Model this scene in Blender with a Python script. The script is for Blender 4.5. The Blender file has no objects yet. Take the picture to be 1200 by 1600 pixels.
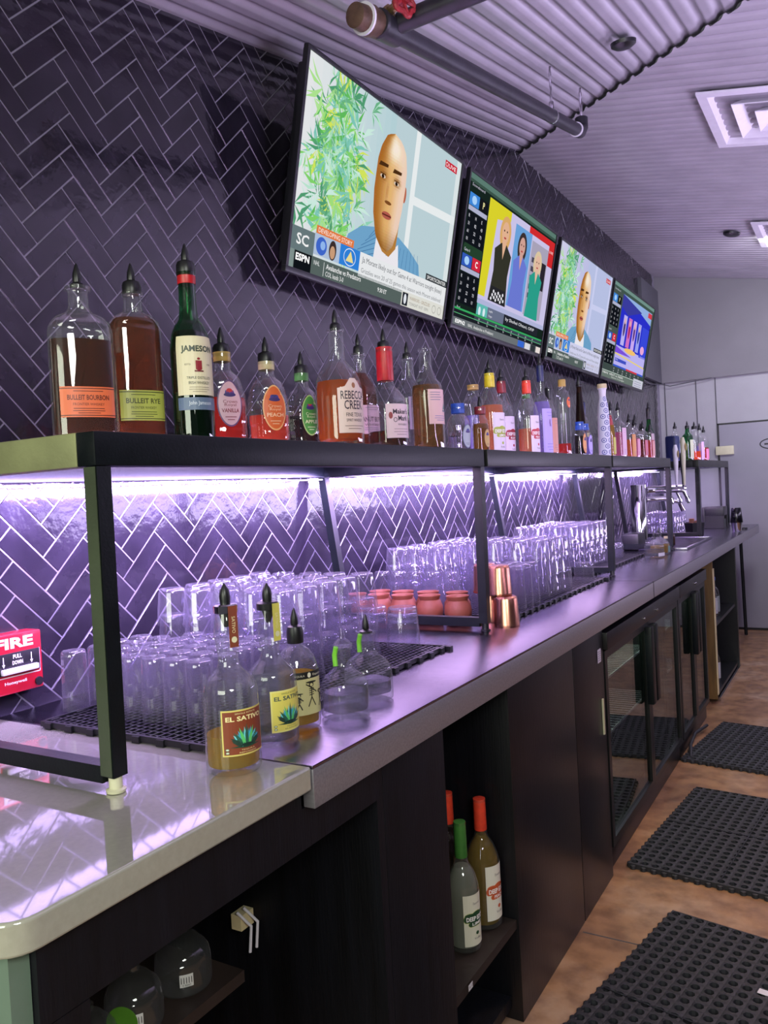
import bpy, bmesh, math, random
from mathutils import Vector, Matrix
R = math.radians
random.seed(7)
SC = bpy.context.scene
COL = SC.collection

# ------------------------------------------------------------------ camera
def make_camera():
    yaw, pitch, roll = R(30.5954), R(-1.3192), R(-3.0849)
    f = Vector((-math.sin(yaw)*math.cos(pitch), math.cos(yaw)*math.cos(pitch), math.sin(pitch)))
    r = Vector((math.cos(yaw), math.sin(yaw), 0)); u = r.cross(f)
    r2 = math.cos(roll)*r + math.sin(roll)*u
    u2 = -math.sin(roll)*r + math.cos(roll)*u
    cd = bpy.data.cameras.new('camera'); co = bpy.data.objects.new('camera', cd); COL.objects.link(co)
    cd.sensor_fit = 'HORIZONTAL'; cd.sensor_width = 36; cd.lens = 1269.55/1200*36
    cd.clip_start = .02; cd.clip_end = 100
    m = Matrix((r2, u2, -f)).transposed().to_4x4(); m.translation = Vector((1.553, 0, 1.35))
    co.matrix_world = m
    SC.camera = co
make_camera()

# ------------------------------------------------------------------ world, lights, exposure
W = bpy.data.worlds.new('room_air'); SC.world = W; W.use_nodes = True
W.node_tree.nodes['Background'].inputs[0].default_value = (.62, .60, .72, 1)
W.node_tree.nodes['Background'].inputs[1].default_value = .10
SC.view_settings.view_transform = 'Standard'
try: SC.view_settings.look = 'None'
except Exception: pass
SC.view_settings.exposure = 0.10
SC.view_settings.gamma = 1
SC.view_settings.use_curve_mapping = False
cy = SC.cycles
cy.max_bounces = 14; cy.diffuse_bounces = 3; cy.glossy_bounces = 5; cy.transmission_bounces = 8
cy.transparent_max_bounces = 64; cy.caustics_reflective = False; cy.caustics_refractive = False
cy.sample_clamp_indirect = 1.8

def area(name, loc, direction, sx, sy, power, col, spread=180):
    ld = bpy.data.lights.new(name, 'AREA'); ld.shape = 'RECTANGLE'; ld.size = sx; ld.size_y = sy
    ld.energy = power; ld.color = col; ld.spread = R(spread)
    o = bpy.data.objects.new(name, ld); COL.objects.link(o); o.location = loc
    z = -Vector(direction).normalized(); yv = Vector((0, 1, 0))
    if abs(z.y) > .8: yv = Vector((0, 0, 1))
    xv = yv.cross(z).normalized(); yv = z.cross(xv)      # long side of the lamp runs along the wall
    o.rotation_euler = Matrix((xv, yv, z)).transposed().to_euler()
    return o
area('daylight_from_entrance', (.9, -1.9, 1.75), (-.12, 1, -.12), 1.6, 1.0, 60, (.93, 1.0, .80))
area('purple_uplight', (2.9, 5.4, 1.35), (-.30, .0, 1), .6, 4.2, 130, (.76, .66, 1.0))
area('violet_uplight', (2.3, 1.7, 1.5), (-.05, .75, 1), .5, 1.2, 75, (.74, .62, 1.0))
area('added_overhead_fill', (2.4, -.5, 2.1), (-.55, .55, -.7), .6, .6, 40, (.97, 1.0, .93))  # added soft general fill, set behind the camera to keep its reflection unseen
area('warm_pendant', (1.75, 3.1, 2.45), (.0, 0, -1), .3, .3, 11, (1.0, .70, .44), 100)
area('added_back_wall_fill', (1.2, 6.0, 2.85), (-.1, .5, -.8), .5, .5, 34, (.95, .95, 1.0))  # added fill that brightens the back wall, with no fixture of its own

# ------------------------------------------------------------------ materials
def s2l(c):
    def f(x):
        return x/12.92 if x <= .04045 else ((x+.055)/1.055)**2.4
    if isinstance(c, str):
        c = tuple(int(c[i:i+2], 16)/255 for i in (0, 2, 4))
    return tuple(f(x) for x in c)
MATS = {}
def new_mat(name):
    m = bpy.data.materials.new(name); m.use_nodes = True; nt = m.node_tree; nt.nodes.clear()
    out = nt.nodes.new('ShaderNodeOutputMaterial'); MATS[name] = m
    return m, nt, out
def N(nt, t, **kw):
    n = nt.nodes.new(t)
    for k, v in kw.items():
        if k[0] == 'i' and k[1:].isdigit(): n.inputs[int(k[1:])].default_value = v
        else: setattr(n, k, v)
    return n
def pm(name, col, rough=.5, metal=0., var=.12, vscale=30., bump=0., bscale=60., coat=0., spec=.5, stretch=None, aniso=0.):
    m, nt, out = new_mat(name); L = nt.links
    p = N(nt, 'ShaderNodeBsdfPrincipled'); L.new(p.outputs[0], out.inputs[0])
    c = s2l(col)
    p.inputs['Roughness'].default_value = rough; p.inputs['Metallic'].default_value = metal
    p.inputs['Coat Weight'].default_value = coat; p.inputs['Specular IOR Level'].default_value = spec
    if aniso: p.inputs['Anisotropic'].default_value = aniso
    tc = N(nt, 'ShaderNodeTexCoord'); mp = N(nt, 'ShaderNodeMapping')
    L.new(tc.outputs['Object'], mp.inputs[0])
    if stretch: mp.inputs['Scale'].default_value = stretch
    nz = N(nt, 'ShaderNodeTexNoise'); nz.inputs['Scale'].default_value = vscale; nz.inputs['Detail'].default_value = 4
    L.new(mp.outputs[0], nz.inputs['Vector'])
    rp = N(nt, 'ShaderNodeValToRGB')
    rp.color_ramp.elements[0].position = .3; rp.color_ramp.elements[1].position = .7
    rp.color_ramp.elements[0].color = tuple(x*(1-var) for x in c)+(1,)
    rp.color_ramp.elements[1].color = tuple(min(1, x*(1+var)) for x in c)+(1,)
    L.new(nz.outputs['Fac'], rp.inputs[0]); L.new(rp.outputs[0], p.inputs['Base Color'])
    if bump:
        n2 = N(nt, 'ShaderNodeTexNoise'); n2.inputs['Scale'].default_value = bscale; n2.inputs['Detail'].default_value = 3
        L.new(mp.outputs[0], n2.inputs['Vector'])
        b = N(nt, 'ShaderNodeBump'); b.inputs['Strength'].default_value = bump; b.inputs['Distance'].default_value = .01
        L.new(n2.outputs['Fac'], b.inputs['Height']); L.new(b.outputs[0], p.inputs['Normal'])
    return m
def emis(name, col, strength):
    m, nt, out = new_mat(name)
    e = N(nt, 'ShaderNodeEmission'); e.inputs[0].default_value = (*s2l(col), 1); e.inputs[1].default_value = strength
    nt.links.new(e.outputs[0], out.inputs[0]); return m
def thin_glass(name, tint=(1, 1, 1), milk=.05, rough=.02, ior=1.5, body=.93):
    """single-walled clear glass: sees through, mirrors at grazing angles, a trace of haze"""
    m, nt, out = new_mat(name); L = nt.links
    tr = N(nt, 'ShaderNodeBsdfTransparent'); tr.inputs[0].default_value = tuple(t*body for t in tint)+(1,)
    gl = N(nt, 'ShaderNodeBsdfGlossy'); gl.inputs['Roughness'].default_value = rough
    lw = N(nt, 'ShaderNodeLayerWeight'); lw.inputs[0].default_value = .32
    nz = N(nt, 'ShaderNodeTexNoise'); nz.inputs['Scale'].default_value = 25
    tc = N(nt, 'ShaderNodeTexCoord'); L.new(tc.outputs['Object'], nz.inputs['Vector'])
    bp = N(nt, 'ShaderNodeBump'); bp.inputs['Strength'].default_value = .03; bp.inputs['Distance'].default_value = .002
    L.new(nz.outputs['Fac'], bp.inputs['Height']); L.new(bp.outputs[0], gl.inputs['Normal'])
    df = N(nt, 'ShaderNodeBsdfDiffuse'); df.inputs[0].default_value = tuple(.85*t for t in tint)+(1,)
    tl = N(nt, 'ShaderNodeBsdfTranslucent'); tl.inputs[0].default_value = tuple(.85*t for t in tint)+(1,)
    ad = N(nt, 'ShaderNodeMixShader'); ad.inputs[0].default_value = .5
    L.new(df.outputs[0], ad.inputs[1]); L.new(tl.outputs[0], ad.inputs[2])
    m1 = N(nt, 'ShaderNodeMixShader')
    # haze gathers at the turned-away rim of the wall
    mm = N(nt, 'ShaderNodeMath', operation='MULTIPLY'); mm.inputs[1].default_value = milk*9
    p3 = N(nt, 'ShaderNodeMath', operation='POWER'); p3.inputs[1].default_value = 3.0
    L.new(lw.outputs['Facing'], p3.inputs[0]); L.new(p3.outputs[0], mm.inputs[0])
    m2 = N(nt, 'ShaderNodeMath', operation='ADD'); m2.inputs[1].default_value = milk
    L.new(mm.outputs[0], m2.inputs[0]); L.new(m2.outputs[0], m1.inputs[0])
    L.new(tr.outputs[0], m1.inputs[1]); L.new(ad.outputs[0], m1.inputs[2])
    mx = N(nt, 'ShaderNodeMixShader')
    fr = N(nt, 'ShaderNodeMath', operation='MULTIPLY_ADD'); fr.inputs[1].default_value = .75; fr.inputs[2].default_value = .055
    pw = N(nt, 'ShaderNodeMath', operation='POWER'); pw.inputs[1].default_value = 2.2
    L.new(lw.outputs['Facing'], pw.inputs[0]); L.new(pw.outputs[0], fr.inputs[0])
    L.new(fr.outputs[0], mx.inputs[0]); L.new(m1.outputs[0], mx.inputs[1]); L.new(gl.outputs[0], mx.inputs[2])
    L.new(mx.outputs[0], out.inputs[0]); return m
def liquid(name, col, dens=.5, clear=False):
    m, nt, out = new_mat(name); L = nt.links
    c = s2l(col)
    g = N(nt, 'ShaderNodeBsdfRefraction'); g.inputs[0].default_value = (*c, 1); g.inputs['IOR'].default_value = 1.12; g.inputs['Roughness'].default_value = .02
    tr = N(nt, 'ShaderNodeBsdfTransparent'); tr.inputs[0].default_value = (*[x**.6 for x in c], 1)
    a = N(nt, 'ShaderNodeMixShader'); a.inputs[0].default_value = .5
    L.new(g.outputs[0], a.inputs[1]); L.new(tr.outputs[0], a.inputs[2])
    d = N(nt, 'ShaderNodeBsdfDiffuse'); d.inputs[0].default_value = (*c, 1)
    t = N(nt, 'ShaderNodeBsdfTranslucent'); t.inputs[0].default_value = (*c, 1)
    b = N(nt, 'ShaderNodeMixShader'); b.inputs[0].default_value = .6
    L.new(d.outputs[0], b.inputs[1]); L.new(t.outputs[0], b.inputs[2])
    mx = N(nt, 'ShaderNodeMixShader')
    nz = N(nt, 'ShaderNodeTexNoise'); nz.inputs['Scale'].default_value = 12
    tc = N(nt, 'ShaderNodeTexCoord'); L.new(tc.outputs['Object'], nz.inputs['Vector'])
    mu = N(nt, 'ShaderNodeMath', operation='MULTIPLY_ADD'); mu.inputs[1].default_value = .25*dens; mu.inputs[2].default_value = dens*.87
    L.new(nz.outputs['Fac'], mu.inputs[0]); L.new(mu.outputs[0], mx.inputs[0])
    L.new(a.outputs[0], mx.inputs[1]); L.new(b.outputs[0], mx.inputs[2]); L.new(mx.outputs[0], out.inputs[0]); return m
def attr_mat(name, emit=0., rough=.5):
    m, nt, out = new_mat(name); L = nt.links
    a = N(nt, 'ShaderNodeAttribute', attribute_name='Col')
    if emit:
        e = N(nt, 'ShaderNodeEmission'); e.inputs[1].default_value = emit
        L.new(a.outputs['Color'], e.inputs[0]); L.new(e.outputs[0], out.inputs[0])
    else:
        p = N(nt, 'ShaderNodeBsdfPrincipled'); p.inputs['Roughness'].default_value = rough
        L.new(a.outputs['Color'], p.inputs['Base Color']); L.new(p.outputs[0], out.inputs[0])
    return m
PRINT = attr_mat('printed_paper', 0, .45)
SCREEN = attr_mat('lit_screen', .93)
BLACK_METAL = pm('black_painted_steel', '0a0f12', .38, 0, .2, 40, .04, 200, spec=.22)
RAIL_METAL = pm('brushed_black_steel', '1a1c1a', .38, 0, .3, 14, .05, 120, spec=.3)
BARE_DAYLIT = pm('daylit_bare_steel', '8d9068', .42, .35, .18, 14, .05, 160)  # bare end rail steel with the greenish daylight put into its olive colour
POST_DAYLIT = pm('daylit_post_tone', '4a5340', .4, .3, .25, 6, .05, 160)  # black post's near side, daylight reflection put into the olive colour
STEEL_LIP = pm('satin_steel_edge', 'a8a5ae', .36, .75, .12, 8, .04, 30, stretch=(1, 30, 30))
STEEL = pm('stainless_steel', '938e9e', .20, 1, .10, 8, .05, 30, stretch=(1, 30, 30))
CHROME = pm('polished_chrome', 'd8d6dc', .08, 1, .03)
SOLID = pm('grey_solid_surface', '98968a', .05, 0, .05, 120, coat=1.)
TILE = pm('dark_glazed_tile', '1e1b24', .10, 0, .35, 9, .10, 22, spec=.45)
GROUT = pm('grey_grout', '75727e', .8, 0, .1, 90, .1, 300)
BLACK_PL = pm('black_plastic', '101114', .38, 0, .2, 50)
RUBBER = pm('black_rubber', '22232a', .62, 0, .25, 40, .15, 120)
BLACK_WOOD = pm('black_stained_wood', '0a0b11', .5, 0, .5, 5, .12, 30, stretch=(8, 8, .7), spec=.3)
DARK_PANEL = pm('dark_brushed_panel', '0d0d13', .34, .12, .25, 6, .06, 20, stretch=(12, 12, .5))
PLY = pm('plywood_face', '6b5228', .6, 0, .3, 6, .1, 30, stretch=(6, 6, .8))
PLYEDGE = pm('plywood_edge', 'd8c79c', .7, 0, .12, 20)
SHELFWOOD = pm('dark_shelf_board', '2a211c', .5, 0, .35, 6)
CORR = pm('corrugated_metal', 'a8a4ac', .42, .25, .10, 5, .03, 40)
PAINT = pm('grey_wall_paint', '737277', .6, 0, .05, 4, .05, 60)
PAINT2 = pm('pale_wall_panel', '9b9ba1', .45, 0, .06, 4, .05, 60)
PAINTD = pm('dark_grey_paint', '4a4b51', .6, 0, .08, 4)
DOORM = pm('grey_door_paint', '8f8e99', .5, 0, .05, 4)
WHITE_PL = pm('white_plastic', 'd8d4de', .4, 0, .04)
CREAM = pm('cream_plastic', 'c9c6a8', .4, 0, .06)
RED = pm('red_enamel', 'a81428', .3, 0, .08, 30, coat=.5)
REDVALVE = pm('red_valve_paint', '8c1c24', .5, 0, .3, 60, .2, 120)
BRASS = pm('aged_brass', '9a855c', .35, .9, .25, 30)
RUST = pm('dull_brown_pipe_fitting', '5b4638', .55, .5, .35, 40, .2, 80)
PIPE = pm('black_iron_pipe', '24232a', .45, .3, .3, 30, .05, 80)
COPPER = pm('copper_metal', 'd0907a', .27, 1, .06, 20)
CLAY = pm('terracotta_clay', '7e412c', .62, 0, .14, 22, .08, 90)
GOLD = pm('gold_foil', 'b99a4e', .35, .7, .2, 60)
COLLAR = {k: pm('seal_'+k, v, .4, 0, .15, 60) for k, v in dict(red='b3161e', darkred='7a1820', orange='e0442c', yellow='d3c01f', green='3f7a34', navy='15204d', blue='1e4fa8', gold='b89a50', black='16171b', cream='cdbf92', white='dcd8e4').items()}
GL = thin_glass('clear_glass', (.95, .93, 1), .05)
GLB = thin_glass('bottle_glass', (.98, 1, .99), .035, body=.95)
GL_GREEN = thin_glass('green_glass', (.12, .42, .20), .03, body=.9)
GL_BROWN = thin_glass('brown_glass', (.25, .13, .06), .05, body=.9)
GL_SMOKE = thin_glass('smoked_glass', (.35, .33, .42), .03)
LQ = {k: liquid('liquid_'+k, v, d) for k, (v, d) in dict(amber=('a85a26', .22), brown=('8a4a2c', .2), red=('d83a30', .55), peach=('e8674a', .55), dark=('2a1522', .5), orange=('e07a28', .5), tan=('b98a4a', .3), gold=('b0852a', .35), straw=('dcb84c', .42), clear=('e6e6ee', .10), hotor=('f2672a', .75), pinkor=('efa078', .7), jam=('5a3a12', .5), cloudy=('b9bcab', .6), lemon=('a8882e', .75), lilac=('c8b6ff', .5), pink=('e88ab0', .5)).items()}

# ------------------------------------------------------------------ mesh helpers
def empty(name, loc=(0, 0, 0), rz=0):
    o = bpy.data.objects.new(name, None); COL.objects.link(o); o.location = loc; o.rotation_euler = (0, 0, rz)
    o.empty_display_size = .05
    return o
def tag(o, label=None, cat=None, group=None, kind=None):
    if label: o['label'] = label
    if cat: o['category'] = cat
    if group: o['group'] = group
    if kind: o['kind'] = kind
    return o
class MB:
    def __init__(s): s.b = bmesh.new()
    def box(s, a, c, bev=0, M=None):
        x0, x1 = sorted((a[0], c[0])); y0, y1 = sorted((a[1], c[1])); z0, z1 = sorted((a[2], c[2]))
        v = [s.b.verts.new(p) for p in ((x0,y0,z0),(x1,y0,z0),(x1,y1,z0),(x0,y1,z0),(x0,y0,z1),(x1,y0,z1),(x1,y1,z1),(x0,y1,z1))]
        f = [s.b.faces.new([v[i] for i in q]) for q in ((3,2,1,0),(4,5,6,7),(0,1,5,4),(1,2,6,5),(2,3,7,6),(3,0,4,7))]
        if bev:
            es = set(e for q in f for e in q.edges)
            r = bmesh.ops.bevel(s.b, geom=list(es), offset=bev, segments=2, affect='EDGES', profile=.6)
            v = list({w for q in r['faces'] for w in q.verts} | {w for w in v if w.is_valid})
        if M is not None:
            for w in v: w.co = M @ w.co
        return s
    def prism(s, pts, h0, h1, axis='z'):
        n = len(pts)
        def P(p, h): return {'z': (p[0], p[1], h), 'y': (p[0], h, p[1]), 'x': (h, p[0], p[1])}[axis]
        a = [s.b.verts.new(P(p, h0)) for p in pts]; c = [s.b.verts.new(P(p, h1)) for p in pts]
        s.b.faces.new(a[::-1]); s.b.faces.new(c)
        for i in range(n): s.b.faces.new((a[i], a[(i+1) % n], c[(i+1) % n], c[i]))
        return s
    def bar(s, p, q, w, d=None, up=(0, 1, 0)):
        """square bar from p to q; w across 'up x dir', d along up"""
        p, q = Vector(p), Vector(q); d = d or w; t = (q-p).normalized(); u = Vector(up); u = (u-t*u.dot(t)).normalized(); r = t.cross(u)
        vs = []
        for c in (p, q):
            vs.append([s.b.verts.new(c + r*(w/2)*i + u*(d/2)*j) for i, j in ((-1,-1),(1,-1),(1,1),(-1,1))])
        a, c = vs
        s.b.faces.new(a[::-1]); s.b.faces.new(c)
        for i in range(4): s.b.faces.new((a[i], a[(i+1) % 4], c[(i+1) % 4], c[i]))
        return s
    def lathe(s, prof, n=32, o=(0, 0, 0), axis=None, cap0=True, cap1=True, sx=None, sup=2., mod=None, flip=False):
        """prof: (z, r) list. sx(z): squash of the x radius. sup: superellipse power"""
        M = Matrix.Identity(3)
        if axis is not None: M = Vector((0, 0, 1)).rotation_difference(Vector(axis)).to_matrix()
        rings = []
        for z, r in prof:
            ring = []
            for i in range(n):
                t = 2*math.pi*i/n; c, sn = math.cos(t), math.sin(t)
                e = sup(z) if callable(sup) else sup
                k = 1 if e == 2 else (abs(c)**e+abs(sn)**e)**(-1/e)
                rr = r*k*(mod(t, z) if mod else 1)
                x = rr*c*(sx(z) if sx else 1); y = rr*sn
                ring.append(s.b.verts.new(Vector(o) + M @ Vector((x, y, z))))
            rings.append(ring)
        for a, c in zip(rings, rings[1:]):
            for i in range(n): s.b.faces.new((a[i], a[(i+1) % n], c[(i+1) % n], c[i]))
        if cap0 and prof[0][1] > 1e-5: s.b.faces.new(rings[0][::-1])
        if cap1 and prof[-1][1] > 1e-5: s.b.faces.new(rings[-1])
        return s
    def tube(s, pts, r, n=12, closed=False):
        pts = [Vector(p) for p in pts]; rings = []
        m = len(pts)
        for k, p in enumerate(pts):
            if closed: t = (pts[(k+1) % m]-pts[k-1]).normalized()
            else: t = (pts[min(k+1, m-1)]-pts[max(k-1, 0)]).normalized()
            u = t.orthogonal().normalized() if k == 0 else (u - t*u.dot(t)).normalized()
            w = t.cross(u); rr = r[k] if isinstance(r, (list, tuple)) else r
            rings.append([s.b.verts.new(p + rr*(math.cos(2*math.pi*i/n)*u + math.sin(2*math.pi*i/n)*w)) for i in range(n)])
        seq = list(zip(rings, rings[1:])) + ([(rings[-1], rings[0])] if closed else [])
        for a, c in seq:
            for i in range(n): s.b.faces.new((a[i], a[(i+1) % n], c[(i+1) % n], c[i]))
        if not closed: s.b.faces.new(rings[0][::-1]); s.b.faces.new(rings[-1])
        return s
    def quad(s, *p): s.b.faces.new([s.b.verts.new(q) for q in p]); return s
    def build(s, name, mat, parent=None, smooth=True, ang=35, mat_parent=None, recalc=True):
        if recalc: bmesh.ops.recalc_face_normals(s.b, faces=s.b.faces)
        me = bpy.data.meshes.new(name); s.b.to_mesh(me); s.b.free()
        me.materials.append(mat)
        if smooth:
            me.polygons.foreach_set('use_smooth', [True]*len(me.polygons)); me.set_sharp_from_angle(angle=R(ang))
        o = bpy.data.objects.new(name, me); COL.objects.link(o)
        if parent is not None: o.parent = parent
        return o
def struct(name, mb, mat, **k):
    o = mb.build(name, mat, **k); o['kind'] = 'structure'; return o
def centre_origin(o, p):
    """move a single-mesh thing's origin to its base point p"""
    o.data.transform(Matrix.Translation(-Vector(p))); o.location = p; return o
def copy_tree(o, parent=None):
    c = o.copy(); COL.objects.link(c); c.parent = parent
    for ch in list(o.children): copy_tree(ch, c)
    return c

# ------------------------------------------------------------------ pictures: coloured flat shapes for screens, labels, signs
_TC = {}
def text_mesh(s, off=0.):
    if (s, off) in _TC: return _TC[(s, off)]
    cu = bpy.data.curves.new('t', 'FONT'); cu.body = s; cu.size = 1; cu.resolution_u = 2; cu.offset = off
    ob = bpy.data.objects.new('t', cu); COL.objects.link(ob)
    me = bpy.data.meshes.new_from_object(ob.evaluated_get(bpy.context.evaluated_depsgraph_get()))
    vs = [(v.co.x, v.co.y) for v in me.vertices]; fs = [tuple(p.vertices) for p in me.polygons]
    bpy.data.meshes.remove(me); bpy.data.objects.remove(ob); bpy.data.curves.remove(cu)
    xs = [v[0] for v in vs]; ys = [v[1] for v in vs]
    x0, x1, y0, y1 = min(xs), max(xs), min(ys), max(ys)
    vs = [((x-x0), (y-y0)) for x, y in vs]
    _TC[(s, off)] = (vs, fs, x1-x0, y1-y0); return _TC[(s, off)]
class Pic:
    def __init__(s, w, h): s.w, s.h, s.items = w, h, []
    def poly(s, pts, col, layer=1): s.items.append(([tuple(p) for p in pts], [tuple(range(len(pts)))], s2l(col), layer)); return s
    def rect(s, x0, y0, x1, y1, col, layer=1): return s.poly(((x0,y0),(x1,y0),(x1,y1),(x0,y1)), col, layer)
    def ell(s, cx, cy_, rx, ry, col, layer=1, n=28, rot=0):
        p = []
        for i in range(n):
            a = 2*math.pi*i/n; x, y = rx*math.cos(a), ry*math.sin(a)
            p.append((cx+x*math.cos(rot)-y*math.sin(rot), cy_+x*math.sin(rot)+y*math.cos(rot)))
        return s.poly(p, col, layer)
    def ring(s, cx, cy_, rx, ry, t, col, layer=1, n=28):
        vs = []; fs = []
        for i in range(n):
            a = 2*math.pi*i/n
            vs += [(cx+rx*math.cos(a), cy_+ry*math.sin(a)), (cx+(rx-t)*math.cos(a), cy_+(ry-t)*math.sin(a))]
            j = (i+1) % n; fs.append((2*i, 2*j, 2*j+1, 2*i+1))
        s.items.append((vs, fs, s2l(col), layer)); return s
    def line(s, x0, y0, x1, y1, t, col, layer=1):
        dx, dy = x1-x0, y1-y0; l = math.hypot(dx, dy) or 1; nx, ny = -dy/l*t/2, dx/l*t/2
        return s.poly(((x0-nx,y0-ny),(x1-nx,y1-ny),(x1+nx,y1+ny),(x0+nx,y0+ny)), col, layer)
    def text(s, t, x, y, h, col, layer=2, w=None, al='l', rot=0, bold=0.):
        vs, fs, tw, th = text_mesh(t, bold)
        k = h/ (th or 1); kx = (w/tw) if w else k
        ox = {'l': 0, 'c': -.5, 'r': -1}[al]*tw*kx
        c, sn = math.cos(rot), math.sin(rot)
        s.items.append(([(x+(ox+a*kx)*c-(b*k)*sn, y+(ox+a*kx)*sn+b*k*c) for a, b in vs], fs, s2l(col), layer)); return s
    def build(s, name, mat, parent, mapf, cut=None, eps=.00035):
        b = bmesh.new(); cl = b.loops.layers.float_color.new('Col')
        groups = {}
        for vs, fs, c, ly in s.items: groups.setdefault((c, ly), []).append((vs, fs))
        hl = b.verts.layers.float.new('h')
        for (c, ly), its in groups.items():
            for vs, fs in its:
                bv = []
                for v in vs:
                    w = b.verts.new((v[0], v[1], 0)); w[hl] = ly*eps; bv.append(w)
                for f in fs:
                    try: q = b.faces.new([bv[i] for i in f])
                    except ValueError: continue
                    for lp in q.loops: lp[cl] = (*c, 1)
        if cut:
            x = -s.w/2 + cut
            # keep every shape inside the sheet and let wide ones bend
            while x < s.w/2:
                bmesh.ops.bisect_plane(b, geom=b.verts[:]+b.edges[:]+b.faces[:], plane_co=(x, 0, 0), plane_no=(1, 0, 0)); x += cut
            yy = .009
            while yy < s.h:
                bmesh.ops.bisect_plane(b, geom=b.verts[:]+b.edges[:]+b.faces[:], plane_co=(0, yy, 0), plane_no=(0, 1, 0)); yy += .009
        for co, no in (((-s.w/2,0,0),(-1,0,0)), ((s.w/2,0,0),(1,0,0))) if cut else (((0,0,0),(-1,0,0)), ((s.w,0,0),(1,0,0)), ((0,0,0),(0,-1,0)), ((0,s.h,0),(0,1,0))):
            bmesh.ops.bisect_plane(b, geom=b.verts[:]+b.edges[:]+b.faces[:], plane_co=co, plane_no=no, clear_outer=True)
        for f in b.faces:
            f.normal_update()
            if f.normal.z < 0: f.normal_flip()
        for v in b.verts: v.co = mapf(v.co.x, v.co.y, v[hl])
        me = bpy.data.meshes.new(name); b.to_mesh(me); b.free(); me.materials.append(mat)
        o = bpy.data.objects.new(name, me); COL.objects.link(o)
        if parent is not None: o.parent = parent
        return o

# ================================================================== STRUCTURE
ZC = .93; YB = 7.62; SL = .193; YH = 4.27; ZH = 3.18
# --- floor
def floor_mat():
    m, nt, out = new_mat('stained_concrete'); L = nt.links
    p = N(nt, 'ShaderNodeBsdfPrincipled'); p.inputs['Roughness'].default_value = .38; L.new(p.outputs[0], out.inputs[0])
    tc = N(nt, 'ShaderNodeTexCoord')
    n1 = N(nt, 'ShaderNodeTexNoise'); n1.inputs['Scale'].default_value = 2.1; n1.inputs['Detail'].default_value = 9; n1.inputs['Roughness'].default_value = .62
    n2 = N(nt, 'ShaderNodeTexNoise'); n2.inputs['Scale'].default_value = 14; n2.inputs['Detail'].default_value = 6
    for n in (n1, n2): L.new(tc.outputs['Object'], n.inputs['Vector'])
    r1 = N(nt, 'ShaderNodeValToRGB'); e = r1.color_ramp.elements
    e[0].position = .30; e[0].color = (*s2l('76594a'), 1); e[1].position = .72; e[1].color = (*s2l('b7a08c'), 1)
    k = e.new(.5); k.color = (*s2l('a07a58'), 1)
    L.new(n1.outputs['Fac'], r1.inputs[0])
    r2 = N(nt, 'ShaderNodeValToRGB'); r2.color_ramp.elements[0].position = .33; r2.color_ramp.elements[0].color = (.45, .40, .40, 1)
    r2.color_ramp.elements[1].position = .6; r2.color_ramp.elements[1].color = (1, 1, 1, 1)
    L.new(n2.outputs['Fac'], r2.inputs[0])
    mx = N(nt, 'ShaderNodeMix', data_type='RGBA', blend_type='MULTIPLY'); mx.inputs[0].default_value = .8
    L.new(r1.outputs[0], mx.inputs[6]); L.new(r2.outputs[0], mx.inputs[7])
    L.new(mx.outputs[2], p.inputs['Base Color'])
    b = N(nt, 'ShaderNodeBump'); b.inputs['Strength'].default_value = .12; L.new(n2.outputs['Fac'], b.inputs['Height']); L.new(b.outputs[0], p.inputs['Normal'])
    mr = N(nt, 'ShaderNodeMapRange'); mr.inputs[3].default_value = .28; mr.inputs[4].default_value = .55
    L.new(n1.outputs['Fac'], mr.inputs[0]); L.new(mr.outputs[0], p.inputs['Roughness'])
    return m
FLOOR = floor_mat()
struct('trim_3', MB().box((.78, 2.345, .0), (1.6, 2.350, .0006)), PAINTD, smooth=False)
struct('floor', MB().box((-.1, -1.5, -.1), (5.0, YB+.1, 0)), FLOOR, smooth=False)
# --- left wall: grout slab with real herringbone tiles
struct('wall_left', MB().box((-.12, -.6, 0), (-.0012, YB+.1, 3.5)), GROUT, smooth=False)
def herringbone():
    b = bmesh.new(); st = .0729; w = st/math.sqrt(2); n = 3; Lg = n*w
    A = Vector((1, 1))/math.sqrt(2); B = Vector((-1, 1))/math.sqrt(2); g = .0009
    rnd = random.Random(3)
    for m in range(-9, 34):
        for k in range(-34, 34):
            y = 1.150 + m*st*n; z = 1.322 + k*st
            # every other column is the same lattice (step n along the diagonal pair)
            P = Vector((y, z))
            for (a0, a1, b0, b1) in ((0, Lg, -w, 0), (0, w, 0, Lg)):
                c = [P + A*aa + B*bb for aa, bb in ((a0+g, b0+g), (a1-g, b0+g), (a1-g, b1-g), (a0+g, b1-g))]
                yy = [q.x for q in c]; zz = [q.y for q in c]
                if min(yy) < -.55 or max(yy) > 7.61 or min(zz) < .80 or max(zz) > 3.42: continue
                if max(yy) < .15 and max(zz) > 3.0: continue
                t1, t2 = rnd.uniform(-.0007, .0007), rnd.uniform(-.0007, .0007)
                cen = sum(c, Vector((0, 0)))/4; h = .0
                out_ = [b.verts.new((-.0022, q.x, q.y)) for q in c]
                i_ = .0015
                inn = []
                for q, (sa, sb) in zip(c, ((1, 1), (-1, 1), (-1, -1), (1, -1))):
                    p = q + A*sa*i_ + B*sb*i_
                    d = p-cen
                    inn.append(b.verts.new((h + t1*(d.dot(A)/Lg*2) + t2*(d.dot(B)/Lg*2), p.x, p.y)))
                b.faces.new(inn)
                for i in range(4): b.faces.new((out_[i], out_[(i+1) % 4], inn[(i+1) % 4], inn[i]))
    mb = MB(); mb.b.free(); mb.b = b
    return mb
struct('trim_1', herringbone(), TILE, smooth=False)
struct('wall_left_end', MB().box((0, 6.95, 2.2), (.03, YB, 3.02)), PAINTD, smooth=False)
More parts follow.
